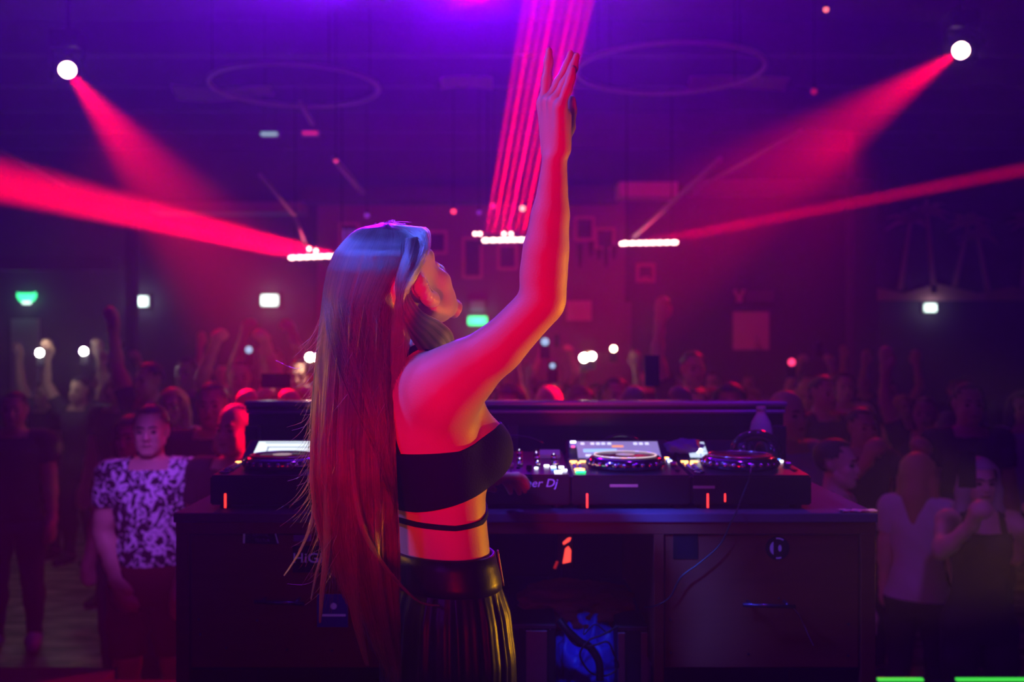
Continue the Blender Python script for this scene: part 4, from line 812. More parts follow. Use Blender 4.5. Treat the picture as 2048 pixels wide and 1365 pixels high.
    for i, zz in enumerate(np.linspace(.955, .70, 26)):
        u_ = i/25; a = np.interp(zz, [.70, .815, .90, .955], [.166, .166, .152, .134]); b = np.interp(zz, [.70, .815, .90, .955], [.128, .124, .115, .099]); x0 = X(893, 2.05)
        amp = .0055*math.sin(min(1, u_*4+.15)*PI/2)*(1-.35*u_); rr = 1+fold*amp/.13+.010*np.sin(th*5+zz*22)*u_
        rows.append(np.stack([x0+(Rt[0]*a*np.cos(th)+Fw[0]*b*np.sin(th))*rr, 2.05+(Rt[1]*a*np.cos(th)+Fw[1]*b*np.sin(th))*rr, np.full_like(th, zz)], 1))
    Vp = np.concatenate(rows); n = len(th); Fp = np.array([(i*n+j, (i+1)*n+j, (i+1)*n+(j+1) % n, i*n+(j+1) % n) for i in range(25) for j in range(n)])
    tr = link('trousers', to_mesh('trousers', Vp, Fp), lth, body)
    for q in (-1, 1):
        c = np.array([X(890, 2.05), 2.05, 0])+Rt*q*.078; rows = []
        th2 = np.linspace(0, 2*PI, 64, endpoint=False)
        for i, zz in enumerate(np.linspace(.74, .06, 24)):
            u_ = i/23; a = .092-.03*u_; b = .105-.038*u_; rr = 1+.03*np.sin(th2*7+zz*9)+.02*np.sin(th2*13+zz*25)
            rows.append(np.stack([c[0]+(Rt[0]*a*np.cos(th2)+Fw[0]*b*np.sin(th2))*rr, c[1]+(Rt[1]*a*np.cos(th2)+Fw[1]*b*np.sin(th2))*rr, np.full_like(th2, zz)], 1))
        n = 64; link('trouser_leg', to_mesh('leg', np.concatenate(rows), np.array([(i*n+j, (i+1)*n+j, (i+1)*n+(j+1) % n, i*n+(j+1) % n) for i in range(23) for j in range(n)])), lth, tr)
        mb = MB(); fp = Vector(c)+Vector(Fw)*.04; mb.box((fp.x, fp.y, .055), (.26, .10, .09), .03, (0, 0, A)); mb.build('boot', mat('boot_leather', (.01, .01, .01), .4), body, True)
    rows = []
    for zz, g in ((.950, .004), (.953, .008), (.97, .0095), (1.0, .0095), (1.019, .009), (1.022, .005), (1.018, .0)):
        a = np.interp(zz, [.95, 1.022], [.137, .121])+g; b = np.interp(zz, [.95, 1.022], [.097, .087])+g; x0 = X(889 if zz < .99 else 886, 2.05)
        rows.append(np.stack([x0+Rt[0]*a*np.cos(th)+Fw[0]*b*np.sin(th), 2.05+Rt[1]*a*np.cos(th)+Fw[1]*b*np.sin(th), np.full_like(th, zz)], 1))
    n = len(th); link('waistband', to_mesh('waistband', np.concatenate(rows), np.array([(i*n+j, (i+1)*n+j, (i+1)*n+(j+1) % n, i*n+(j+1) % n) for i in range(6) for j in range(n)])), lth, tr)
    # lacing on the waistband
    mb = MB(); gold = mat('gold_lace', (.25, .16, .06), .4, metal=.8)
    base = np.array([X(888, 2.05), 2.05, 0])
    def wb(ang, zz, g=.012):
        a = np.interp(zz, [.95, 1.022], [.137, .121])+g; b = np.interp(zz, [.95, 1.022], [.097, .087])+g
        return base+Rt*a*math.cos(ang)+Fw*b*math.sin(ang)+np.array([0, 0, zz])
    pts = [wb(math.radians(50)+(.05 if i % 2 else -.05), .955+.068*i/9) for i in range(10)]; mb.tube(pts, .0022, 6)
    pts = [wb(math.radians(50)+(-.05 if i % 2 else .05), .955+.068*i/9) for i in range(10)]; mb.tube(pts, .0022, 6)
    mb.build('waist_lacing', gold, tr, True)
    for q in (-1, 1):
        mb = MB(); mb.ball(Vector(w(q*.031, .074, .004)), .0122, 16); mb.build('eye', mat('eye_white', (.8, .8, .8), .2), body, True)
    # ---------------- hair
    hm = bpy.data.materials.new('blonde_hair'); hm.use_nodes = True; nn = hm.node_tree; nn.nodes.remove(nn.nodes['Principled BSDF'])
    hb = nn.nodes.new('ShaderNodeBsdfHairPrincipled'); hb.model = 'CHIANG'; hb.parametrization = 'COLOR'; hb.inputs['Color'].default_value = (.50, .27, .12, 1)
    hb.inputs['Roughness'].default_value = .25; hb.inputs['Radial Roughness'].default_value = .45; hb.inputs['Random Roughness'].default_value = .3
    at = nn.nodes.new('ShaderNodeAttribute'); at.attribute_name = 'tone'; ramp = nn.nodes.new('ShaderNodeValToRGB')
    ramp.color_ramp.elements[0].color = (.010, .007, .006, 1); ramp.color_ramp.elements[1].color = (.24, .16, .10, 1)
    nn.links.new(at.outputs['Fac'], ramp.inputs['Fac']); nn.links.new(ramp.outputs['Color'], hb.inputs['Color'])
    nn.links.new(hb.outputs[0], nn.nodes['Material Output'].inputs[0])
    # back curtain: meridians of a lofted mass, each level y, x left, x right, depth, half thickness
    LV = np.array([(447, 764, 782, 1.985, .012), (450, 738, 806, 1.985, .040), (460, 712, 830, 1.985, .060), (478, 690, 846, 1.985, .080), (505, 668, 852, 1.985, .096), (540, 654, 846, 1.985, .102), (575, 647, 826, 1.982, .100), (610, 643, 806, 1.975, .094),
                   (660, 638, 798, 1.962, .084), (710, 633, 795, 1.945, .074), (770, 628, 792, 1.925, .064), (830, 624, 790, 1.91, .056), (900, 622, 788, 1.90, .050), (960, 622, 788, 1.895, .046), (1030, 630, 789, 1.90, .042),
                   (1100, 646, 791, 1.905, .038), (1170, 662, 792, 1.91, .034), (1240, 690, 792, 1.915, .030), (1300, 718, 792, 1.92, .026), (1345, 752, 794, 1.92, .018)], float)
    def level(y): return [np.interp(y, LV[:, 0], LV[:, i]) for i in range(1, 5)]
    P3 = []; TN = []; RAD = []; SZ = []
    def add(pts, tone, rad): P3.append(pts); SZ.append(len(pts)); TN.append(tone); RAD.append(rad)
    NP = 40
    ncl = 150; clth = RS.uniform(0, 2*PI, ncl); clend = RS.uniform(1060, 1350, ncl); clph = RS.uniform(0, 6.28, ncl); cltone = RS.uniform(.1, .9, ncl); clout = RS.normal(0, 1, ncl)
    for i in range(11500):
        c = RS.randint(ncl); th0 = clth[c]+RS.normal(0, .07); rho = 1-abs(RS.normal(0, .10)); end = clend[c]+RS.normal(0, 45)
        if math.sin(th0) > .2 and RS.rand() < .45: th0 = -th0
        xe = math.cos(th0); ylim = 1345-260*max(0, -xe-.05)**.8+RS.normal(0, 20); end = min(end, ylim)
        ys = np.concatenate([np.linspace(447, 520, 9)[:-1], np.linspace(520, end, NP-8)]); xl, xr, D, hd = level(ys)
        # clumps drift together towards the tip
        prog = np.clip((ys-600)/700, 0, 1); wav = (5+5*prog)*np.sin(ys/95.+clph[c])*prog; jit = RS.normal(0, .5)
        tht = th0+(clth[c]-th0)*.75*prog
        sh = np.clip((ys-450)/60, 0, 1)
        x = (xl+xr)/2+(xr-xl)/2*np.cos(tht)*(rho*sh+(1-sh))+wav*.6+jit*prog*6+clout[c]*3*prog
        d = D+hd*np.sin(tht)*(rho*sh+(1-sh))+.004*np.sin(ys/70.+clph[c]*2)*prog
        x = np.minimum(x, np.where(ys > 640, 800+3*RS.rand(), 1e4))
        pts = np.stack([(x-1024)/FPX*d, d, EYE-(ys-682.5)/FPX*d], 1)
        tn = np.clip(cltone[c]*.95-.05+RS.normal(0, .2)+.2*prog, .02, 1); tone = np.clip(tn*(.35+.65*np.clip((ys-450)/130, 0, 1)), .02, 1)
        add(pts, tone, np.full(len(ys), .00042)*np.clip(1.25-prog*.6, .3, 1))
    # front lock: temple, behind the ear, round the neck, over the shoulder
    lo = catmull([(812, 478, 1.918), (800, 520, 1.90), (792, 570, 1.893), (798, 620, 1.893), (815, 665, 1.90), (840, 705, 1.93), (858, 742, 1.96), (860, 800, 2.03)], NP)
    hi = catmull([(850, 474, 1.955), (846, 505, 1.925), (827, 540, 1.905), (817, 585, 1.898), (842, 624, 1.905), (880, 646, 1.94), (905, 676, 1.985), (896, 740, 2.06)], NP)
    for i in range(2600):
        a = RS.beta(1.1, 1.1); a += .02*math.sin(a*40); q = lo*(1-a)+hi*a; ph = RS.rand()*6
        q = q+np.stack([2*np.sin(np.linspace(0, 5, NP)+ph), 2*np.cos(np.linspace(0, 4, NP)+ph), .012*RS.rand()*np.ones(NP)+.012*math.sin(a*PI)*-np.ones(NP)], 1)
        pts = np.stack([(q[:, 0]-1024)/FPX*q[:, 2], q[:, 2], EYE-(q[:, 1]-682.5)/FPX*q[:, 2]], 1); tn = np.clip(.62+.3*math.sin(a*31)+RS.normal(0, .1), .1, 1)
        add(pts, tn*np.clip(np.linspace(.6, 2, NP), 0, 1), np.full(NP, .00042))
    # hairline strands sweeping from the forehead back to the lock
    for i in range(2200):
        a = RS.rand(); q = catmull([(790+50*a, 450+4*a, 1.96), (828+22*a, 466, 1.945), (846+4*a, 490+6*a, 1.927), (832+8*a, 522, 1.915), (812+8*a, 562, 1.897), (802, 600, 1.895), (800+RS.normal(0, 5), 680, 1.90), (792+RS.normal(0, 4), 760+RS.normal(0, 30), 1.90)], NP)
        q[:, 0] += RS.normal(0, 3.2); q[:, 2] += RS.normal(0, .004)
        pts = np.stack([(q[:, 0]-1024)/FPX*q[:, 2], q[:, 2], EYE-(q[:, 1]-682.5)/FPX*q[:, 2]], 1); add(pts, np.full(NP, .5+.2*RS.rand()), np.full(NP, .0004))
    # loose locks flicking out at the bottom, and stray hairs
    def lock(cp, n, wd, tone):
        q0 = catmull(cp, NP); s = np.linspace(0, 1, NP)
        for _ in range(n):
            o = RS.normal(0, wd, 3); q = q0+np.stack([o[0]*(1-s*.85), o[1]*(1-s*.5)*.3, np.full(NP, o[2]*.0009)], 1)
            pts = np.stack([(q[:, 0]-1024)/FPX*q[:, 2], q[:, 2], EYE-(q[:, 1]-682.5)/FPX*q[:, 2]], 1); add(pts, np.full(NP, tone+RS.normal(0, .08)), np.linspace(.00045, .00022, NP))
    lock([(636, 820, 1.93), (630, 920, 1.92), (632, 1000, 1.92), (618, 1060, 1.92), (596, 1110, 1.92), (568, 1152, 1.92)], 70, 3.2, .75)
    lock([(705, 900, 1.85), (712, 990, 1.85), (728, 1060, 1.85), (760, 1120, 1.855), (800, 1170, 1.87), (840, 1205, 1.88), (878, 1212, 1.89)], 90, 4, .7)
    lock([(655, 820, 1.88), (655, 960, 1.87), (655, 1080, 1.87), (645, 1180, 1.87), (640, 1245, 1.87)], 120, 7, .8)
    lock([(640, 850, 1.92), (648, 980, 1.92), (650, 1080, 1.92), (632, 1150, 1.92), (622, 1200, 1.92)], 30, 4, .8)
    lock([(745, 1000, 1.87), (750, 1120, 1.87), (765, 1230, 1.88), (784, 1310, 1.89), (792, 1338, 1.89)], 150, 9, .6)
    lock([(700, 1000, 1.88), (705, 1130, 1.88), (715, 1240, 1.88), (735, 1330, 1.88)], 120, 11, .55)
    for i in range(300):
        y0 = RS.uniform(600, 1150); xl = float(np.interp(y0, LV[:, 0], LV[:, 1])); side = RS.rand() < .75
        x0 = xl+4+abs(RS.normal(0, 8)) if side else RS.uniform(xl+20, 780); L = RS.uniform(25, 110); D = 1.93 if side else 1.86
        ang = RS.normal(1.74 if side else 1.57, .35); p1 = (x0+L*math.cos(ang)*.5, y0+L*.5, D-.01); p2 = (x0+L*math.cos(ang)*(1.0 if side else .6)-RS.rand()*6, y0+L*math.sin(ang)*1.0, D-.015)
        q = catmull([(x0, y0, D), p1, p2], 10); pts = np.stack([(q[:, 0]-1024)/FPX*q[:, 2], q[:, 2], EYE-(q[:, 1]-682.5)/FPX*q[:, 2]], 1); add(pts, np.full(10, 1.), np.linspace(.00030, .00014, 10))
    for i in range(60):
        a = RS.rand(); q = catmull([(700+140*a, 458+abs(a-.5)*40, 1.97), (705+150*a, 446+abs(a-.5)*40-RS.rand()*8, 1.965), (715+150*a+RS.normal(0, 10), 450+abs(a-.5)*60-RS.rand()*10, 1.96)], 10)
        pts = np.stack([(q[:, 0]-1024)/FPX*q[:, 2], q[:, 2], EYE-(q[:, 1]-682.5)/FPX*q[:, 2]], 1); add(pts, np.full(10, .8), np.linspace(.0003, .00012, 10))
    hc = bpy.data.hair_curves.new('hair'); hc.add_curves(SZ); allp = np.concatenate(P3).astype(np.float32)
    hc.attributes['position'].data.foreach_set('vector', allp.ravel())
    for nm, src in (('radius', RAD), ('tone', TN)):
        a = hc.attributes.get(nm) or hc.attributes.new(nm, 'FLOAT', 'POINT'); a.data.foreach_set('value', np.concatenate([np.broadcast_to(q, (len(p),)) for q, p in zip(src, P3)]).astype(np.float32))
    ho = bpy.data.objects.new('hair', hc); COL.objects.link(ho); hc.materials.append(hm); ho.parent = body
    # a dark solid core so the mass is not see-through
    rings = []; tt = np.linspace(0, 2*PI, 28, endpoint=False)
    for y in np.linspace(455, 1225, 40):
        xl, xr, D, hd = level(y); k = .9 if y < 1000 else .9-.5*(y-1000)/225; x = (xl+xr)/2+(xr-xl)/2*np.cos(tt)*k; d = D+hd*np.sin(tt)*k
        rings.append(np.stack([(x-1024)/FPX*d, d, EYE-(y-682.5)/FPX*d], 1))
    n = 28; link('hair_core', to_mesh('core', np.concatenate(rings), np.concatenate([[(i*n+j, i*n+(j+1) % n, (i+1)*n+(j+1) % n, (i+1)*n+j) for j in range(n)] for i in range(39)])), mat('hair_core', (.045, .022, .014), .7, bump=.5, bscale=200), body)
build_dj()
# ------------------------------------------------------------------ crowd people
lip_mat = mat('lip_skin', (.35, .12, .11), .4); eye_mat = mat('eye_dark', (.02, .015, .012), .2)
def arm(B, sh, side, up, fo, hd, hn, female, curl, L=(.29, .25)):
    sh = np.array(sh); up = np.array(up, float); up /= np.linalg.norm(up); fo = np.array(fo, float); fo /= np.linalg.norm(fo)
    f = .86 if female else 1.
    el = sh+up*L[0]*(.95 if female else 1); wr = el+fo*L[1]*(.95 if female else 1)
    B.chain([sh, sh+up*.1, sh+up*.22, el], [.058*f, .052*f, .046*f, .040*f], 'uarm'); B.chain([el, el+fo*.07, el+fo*.17, wr], [.040*f, .043*f, .033*f, .026*f], 'farm')
    hand_prims(B, wr, hd, hn, np.cross(hd, hn)*side, .98 if not female else .9, curl, r=.0100)
    return wr
POSE = {
 'stand': [((.12, .05, -1), (.1, .25, -1), (0, .2, -1), (-1, .1, 0)), ((-.12, .05, -1), (-.1, .25, -1), (0, .2, -1), (1, .1, 0))],
 'right_up': [((.35, .15, 1), (-.05, .15, 1), (0, .1, 1), (0, 1, 0)), ((-.12, .1, -1), (-.1, .7, -.6), (0, 1, -.3), (1, .1, 0))],
 'both_up': [((.5, .3, 1), (-.15, .1, 1), (-.05, .1, 1), (-.3, 1, 0)), ((-.5, .3, 1), (.15, .1, 1), (.05, .1, 1), (.3, 1, 0))],
 'phone_up': [((.25, .75, .6), (-.35, .35, 1), (-.2, .3, 1), (-1, .3, 0)), ((-.25, .75, .6), (.35, .35, 1), (.2, .3, 1), (1, .3, 0))],
 'phone_low': [((.3, .65, -.35), (-.5, .6, .75), (-.1, .35, 1), (-1, .3, 0)), ((-.3, .65, -.35), (.5, .6, .75), (.1, .35, 1), (1, .3, 0))],
 'bent': [((.25, .25, -1), (-.35, .85, .1), (-.5, .9, 0), (-.3, 0, -1)), ((-.2, .1, -1), (-.1, .35, -1), (0, .2, -1), (1, .1, 0))],
 'printed': [((.16, -.06, -1), (-.42, .42, -1), (-.5, .35, -1), (-.6, -.3, .3)), ((-.15, .0, -1), (-.05, .35, -1), (0, .2, -1), (1, .1, 0))],
 'wave': [((.3, .3, -1), (.1, .1, 1), (.7, .15, .55), (.1, 1, -.2)), ((-.12, .05, -1), (-.1, .25, -1), (0, .2, -1), (1, .1, 0))],
 'wave_left': [((.12, .05, -1), (.1, .25, -1), (0, .2, -1), (-1, .1, 0)), ((-.28, .2, -1), (.30, .25, 1), (.75, .15, .35), (-.1, 1, -.2))],
}
TPL = {}
HZ = 1.612
def human(pose, female):
    key = (pose, female)
    if key in TPL: return TPL[key]
    B = Body(); s = .96 if female else 1.
    hipw = .172 if female else .162
    lv = [(.80, 0, 0, hipw-.02, .10), (.90, 0, 0, hipw, .112), (1.0, 0, 0, .148, .10), (1.10, 0, .005, .128 if female else .142, .095), (1.22, 0, .01, .145 if female else .16, .108),
          (1.32, 0, .008, .155 if female else .175, .112), (1.40, 0, 0, .15 if female else .168, .09), (1.45, 0, 0, .10, .065), (1.48, 0, 0, .06, .055)]
    B.loft(lv, (1, 0), (0, 1), 'torso')
    if female:
        for q in (-1, 1): B.ell((q*.07, .085, 1.27), (.062, .055, .06), None, 'torso')
    shx = .165 if female else .188
    for q, (u, f, hd, hn) in zip((1, -1), POSE[pose]):
        z = 1.405 + (.03 if u[2] > 0 else 0)
        B.cone((q*.06, -.01, 1.43), (q*shx, 0, z), .05, .056, 'torso')
        arm(B, (q*shx, 0, z), q, u, f, hd, hn, female, (.2, .25, .25) if 'phone' not in pose else (.7, .8, .5))
        st = .04
        B.chain([(q*.095, 0, .84), (q*.105, .01, .66), (q*.11, .015, .48)], [.092, .078, .058], 'thigh')
        B.chain([(q*.11, .015, .48), (q*.115, -.012, .34), (q*.12, -.01, .09)], [.056, .056, .036], 'shin')
        B.chain([(q*.12, -.03, .045), (q*.125, .05, .045), (q*.14, .15, .03)], [.04, .038, .03], 'foot')
    B.chain([(0, -.01, 1.44), (0, .0, 1.57)], [.062, .053] if not female else [.052, .045], 'neck')
    w = head_prims(B, (0, .012, HZ), np.eye(3), 1.0 if not female else .95, jaw=.9 if female else 1.03)
    B.surface(.0085, .012, lambda X: np.where((X[:, 2] > 1.48) & (np.abs(X[:, 0]) < .11) & (np.abs(X[:, 1]) < .16), .006, np.where(np.abs(X[:, 0]) > .30, .007, .014)), its=2, smooth=1)
    B.tags(); V, F = B.V, B.F; N = normals(V, F); out = {'body': to_mesh('body', V, F)}
    t, p, z = B.tname, B.tpar, V[:, 2]
    def garment(name, mask, off, wob=.004):
        v, f, u = submesh(V, F, mask); nz = np.sin(v[:, 0]*31+v[:, 2]*17)*np.sin(v[:, 2]*23+v[:, 1]*29)
        out[name] = to_mesh(name, v+N[u]*(off+wob*nz)[:, None] if hasattr(off, '__len__') else v+N[u]*(off+wob*nz[:, None]), f)
    tor = (t == 'torso'); ua = t == 'uarm'
    # position along the upper arm measured from the shoulder joint
    shd = np.minimum(np.linalg.norm(V-np.array([shx, 0, 1.41]), axis=1), np.linalg.norm(V-np.array([-shx, 0, 1.41]), axis=1))
    neck = (z < 1.47-.04*(V[:, 1] > .02)) | (np.abs(V[:, 0]) > .085)
    garment('tee', (tor & (z > .86) & neck) | (ua & (shd < .17)) | ((t == 'thigh') & (z > .86)), .013)
    garment('vest', (tor & (z > .95) & ((z < 1.36) | ((np.abs(V[:, 0]) > .07) & (np.abs(V[:, 0]) < .115)))), .008)
    garment('trousers', ((tor & (z < .97)) | (t == 'thigh') | ((t == 'shin') & (z > .07))), .011)
    garment('shorts', ((tor & (z < .97)) | ((t == 'thigh') & (z > .52))), .018)
    garment('shoe', t == 'foot', .008, 0)
    hz = (z-HZ); hy = V[:, 1]-.012; hd = (t == 'head')
    hair = hd & ((hz > .088) | ((hz > .062) & (np.abs(V[:, 0]) > .048)) | ((hy < .030) & (hz > .034)) | ((hy < -.022) & (hz > -.035)))
    garment('hair_short', hair, .011, .004)
    v, f, u = submesh(V, F, hd & (hz > .02) & (hy < .06)); out['stubble'] = to_mesh('stubble', v+N[u]*.0015, f)
    # long hair: crown shell plus locks over the shoulders
    if 'HL' in TPL: out['hair_long'] = TPL['HL']; out['eye'] = TPL['EY']; TPL[key] = out; return out
    H = Body(); C = np.array([0, .012, HZ])
    H.ell(C+np.array([0, -.018, .045]), (.088, .104, .094), None)
    for q in (-1, 1): H.chain([C+np.array([q*.07, -.01, .05]), C+np.array([q*.083, -.015, -.05]), C+np.array([q*.092, -.01, -.16]), C+np.array([q*.095, .02, -.28])], [.03, .032, .034, .018])
    H.chain([C+np.array([0, -.06, .0]), C+np.array([0, -.075, -.12]), C+np.array([0, -.085, -.30])], [.06, .065, .04])
    H.surface(.011, .015, its=2, smooth=1); hv = H.V; hz2 = hv[:, 2]-HZ; hy2 = hv[:, 1]-.012
    v, f = cut(hv, tri(H.F), -np.minimum(np.minimum(hy2-.045, .080-hz2), hz2+.14))
    out['hair_long'] = to_mesh('hair_long', v, f)
    mb = MB(); w0 = lambda x, y, z_: Vector((x, y+.012, HZ+z_))
    mb.tube([w0(-.048, .080, .026), w0(-.032, .0905, .031), w0(-.014, .093, .026), w0(0, .090, .020), w0(.014, .093, .026), w0(.032, .0905, .031), w0(.048, .080, .026)], [.003, .0044, .004, .0008, .004, .0044, .003], 6)
    TPL['BR'] = mb.mesh('brow'); mb = MB(); mb.tube([w0(-.024, .087, -.060), w0(-.010, .0985, -.058), w0(.010, .0985, -.058), w0(.024, .087, -.060)], [.0035, .006, .006, .0035], 6); TPL['LP'] = mb.mesh('lips')
    e = MB()
    e.ball((0, 0, 0), .0125, 10, sc=(1.1, 1, .75)); out['eye'] = e.mesh('eye'); TPL['HL'] = out['hair_long']; TPL['EY'] = out['eye']
    TPL[key] = out; return out
EYES = [(-.031, .079+.012, HZ+.004), (.031, .079+.012, HZ+.004)]
def cloth(name, c, **k): return mat(name, c, .8, bump=.15, bscale=90, **k)
CL = {'black': cloth('cloth_black', (.012, .012, .016)), 'navy': cloth('cloth_navy', (.02, .025, .06)), 'grey': cloth('cloth_grey', (.2, .2, .22)), 'white': cloth('cloth_white', (.7, .7, .72)),
      'red': cloth('cloth_red', (.12, .012, .012)), 'lilac': cloth('cloth_lilac', (.45, .35, .55)), 'denim': cloth('cloth_denim', (.06, .09, .16)), 'brown': cloth('cloth_brown', (.12, .06, .04)), 'pink': cloth('cloth_pink', (.6, .25, .32))}
HC = {'dark': mat('hair_dark', (.02, .012, .01), .5, bump=.4, bscale=140), 'brown': mat('hair_brown', (.09, .045, .025), .5, bump=.4, bscale=140), 'blonde': mat('hair_blonde', (.5, .34, .14), .45, bump=.4, bscale=140), 'grey': mat('hair_grey', (.4, .38, .36), .5, bump=.4, bscale=140)}
def printed():
    m = bpy.data.materials.new('printed_cloth'); m.use_nodes = True; n = m.node_tree; b = n.nodes['Principled BSDF']; b.inputs['Roughness'].default_value = .8
    tc = n.nodes.new('ShaderNodeTexCoord'); nz = n.nodes.new('ShaderNodeTexNoise'); nz.inputs['Scale'].default_value = 17; nz.inputs['Detail'].default_value = 2.5; nz.inputs['Distortion'].default_value = 2.2
    r = n.nodes.new('ShaderNodeValToRGB'); r.color_ramp.elements[0].position = .47; r.color_ramp.elements[0].color = (.01, .01, .02, 1); r.color_ramp.elements[1].position = .56; r.color_ramp.elements[1].color = (.8, .8, .85, 1)
    n.links.new(tc.outputs['Object'], nz.inputs['Vector']); n.links.new(nz.outputs['Fac'], r.inputs['Fac']); n.links.new(r.outputs['Color'], b.inputs['Base Color']); return m
CL['printed'] = printed()
skin2 = mat('skin_tan', (.45, .27, .18), .45, grain=.08, gscale=12); skin3 = mat('skin_fair', (.7, .48, .38), .42, grain=.06, gscale=12)
def slot(o, m):
    if not o.data.materials: o.data.materials.append(m)
    o.material_slots[0].link = 'OBJECT'; o.material_slots[0].material = m
PEOPLE = []
FLOOR = -.67
def person(px, D, head_top, pose='stand', female=False, top=('tee', 'black'), legs=('trousers', 'black'), hair=('hair_short', 'dark'), rz=PI, sk=None, label='', group=None, shoes='black', lean=0., px_is_x=False, gaze=0.):
    T = human(pose, female); x = (px-1024)/FPX*D
    ztop = EYE-(head_top-682.5)/FPX*D; Hh = ztop-FLOOR; base = (HZ+.13*(.95 if female else 1)+(.012 if hair[0] != 'bald' else 0)); sc = Hh/base
    def mk(name, me, m, par=None):
        o = bpy.data.objects.new(name, me); COL.objects.link(o)
        if not me.polygons[0].use_smooth: me.polygons.foreach_set('use_smooth', np.ones(len(me.polygons), bool))
        slot(o, m)
        if par is not None: o.parent = par
        return o
    b = mk('person', T['body'], sk or random.choice((skin, skin2, skin3))); b.location = (x, D, FLOOR); b.scale = (sc, sc, sc); b.rotation_euler = (lean, 0, rz)
    mk({'tee': 'shirt', 'vest': 'top'}[top[0]], T[top[0]], CL[top[1]], b); mk(legs[0], T[legs[0]], CL[legs[1]], b); mk('shoes', T['shoe'], CL[shoes], b)
    if hair[0] != 'bald': mk('hair', T[hair[0]], HC[hair[1]], b)
    mk('eyebrows', TPL['BR'], HC['dark'], b); mk('lips', TPL['LP'], lip_mat, b)
    for e in EYES:
        o = mk('eye', T['eye'], eye_mat, b); o.location = e
    tag(b, label, 'person', group); PEOPLE.append(b)
    return b
phone_me = None
def phone(p, rot, label, lit=False, screen=True, group=None):
    r = empty('phone', p); r.rotation_euler = rot; r.scale=(1, 1, 1)
    MB().box((0, 0, 0), (.075, .009, .155), .003).build('phone_case', mat('phone_black', (.01, .01, .012), .25), r)
    MB().box((0, -.0052, 0), (.067, .001, .145), 0).build('screen', mat('phone_screen', (.01, .01, .02), .1, emit=(.35, .2, .8), es=.25), r)
    MB().box((-.02, .0058, .052), (.026, .003, .038), .001).build('camera_bump', mat('phone_black', (.01, .01, .012), .25), r)
    if lit: MB().ball((.004, .008, .058), .011, 10, sc=(1, .4, 1)).build('torch_light', mat('torch', (1, 1, 1), .3, emit=(1, .85, .55), es=30), r)
    tag(r, label, 'phone', group); return r
# ------------------------------------------------------------------ the crowd
pe = person
a = pe(30, 6.9, 780, 'stand', False, ('tee', 'black'), ('trousers', 'navy'), ('hair_short', 'dark'), PI+.25, skin2, 'smiling short-haired man in dark tee standing alone at the far left', shoes='lilac')
pe(303, 5.05, 806, 'printed', False, ('tee', 'printed'), ('shorts', 'red'), ('hair_short', 'dark'), PI+.12, skin, 'short-haired man in black and white printed tee and shorts left of the desk', shoes='black')
pe(262, 5.75, 830, 'stand', True, ('vest', 'black'), ('trousers', 'black'), ('hair_long', 'brown'), PI-.1, skin, 'long-haired woman in sleeveless black top right behind the printed tee man')
pe(238, 8.0, 740, 'stand', False, ('tee', 'black'), ('trousers', 'black'), ('bald', ''), PI-.35, skin, 'bald man in black tee beside the dark pillar')
pe(346, 6.9, 775, 'stand', True, ('tee', 'lilac'), ('trousers', 'denim'), ('hair_long', 'blonde'), PI+.1, skin, 'blonde woman in lilac shirt behind the printed tee man')
pe(425, 6.0, 762, 'wave_left', False, ('tee', 'black'), ('trousers', 'black'), ('hair_short', 'dark'), PI+.1, skin, 'man in black tee waving a bent arm, left of the bald man')
pe(472, 4.95, 806, 'stand', False, ('tee', 'black'), ('trousers', 'black'), ('bald', ''), PI-.3, skin, 'bald man with red-lit scalp at the left end of the booth')
pe(556, 5.75, 838, 'phone_up', True, ('vest', 'black'), ('trousers', 'black'), ('hair_long', 'dark'), PI+.05, skin, 'short woman behind the booth holding both hands up together, left of the hair')
pe(300, 7.6, 722, 'right_up', False, ('tee', 'navy'), ('trousers', 'black'), ('hair_short', 'dark'), PI-.5, skin2, 'man in navy tee with one fist up behind the waving man')
pe(372, 8.8, 712, 'stand', False, ('tee', 'black'), ('trousers', 'black'), ('hair_short', 'brown'), PI, None, 'brown-haired man just behind the waving hand')
pe(478, 8.2, 718, 'phone_up', False, ('tee', 'navy'), ('trousers', 'black'), ('hair_short', 'dark'), PI+.3, skin, 'man in navy tee filming overhead, left of the booth hands')
pe(548, 9.2, 695, 'phone_up', False, ('tee', 'black'), ('trousers', 'black'), ('hair_short', 'dark'), PI+.1, skin, 'tall man in black tee filming behind the booth hands')
pe(600, 7.4, 714, 'phone_low', True, ('vest', 'black'), ('trousers', 'black'), ('hair_short', 'dark'), PI, skin, 'dark-haired woman holding a lit phone beside the blonde hair')
pe(1308, 5.3, 838, 'phone_up', True, ('vest', 'black'), ('trousers', 'black'), ('hair_long', 'dark'), PI-.1, skin, 'short woman with red-lit arms holding a phone high over the booth')
pe(1385, 8.2, 700, 'right_up', False, ('tee', 'red'), ('trousers', 'black'), ('hair_short', 'dark'), PI+.2, skin, 'man in dark red tee with one arm straight up, centre right')
pe(1098, 5.6, 770, 'bent', False, ('tee', 'grey'), ('trousers', 'black'), ('bald', ''), PI, skin, 'bald man in grey tee behind the middle of the booth')
pe(1160, 6.4, 772, 'stand', True, ('vest', 'pink'), ('trousers', 'black'), ('hair_long', 'brown'), PI+.5, skin3, 'brown-haired woman in pink top behind the middle of the booth')
pe(1020, 6.2, 768, 'stand', True, ('vest', 'black'), ('trousers', 'black'), ('hair_long', 'dark'), PI-.4, skin, 'dark-haired woman just under the raised upper arm')
pe(1572, 5.3, 780, 'stand', False, ('tee', 'lilac'), ('trousers', 'black'), ('bald', ''), PI+.5, skin, 'bald man in lilac tee at the right end of the booth')
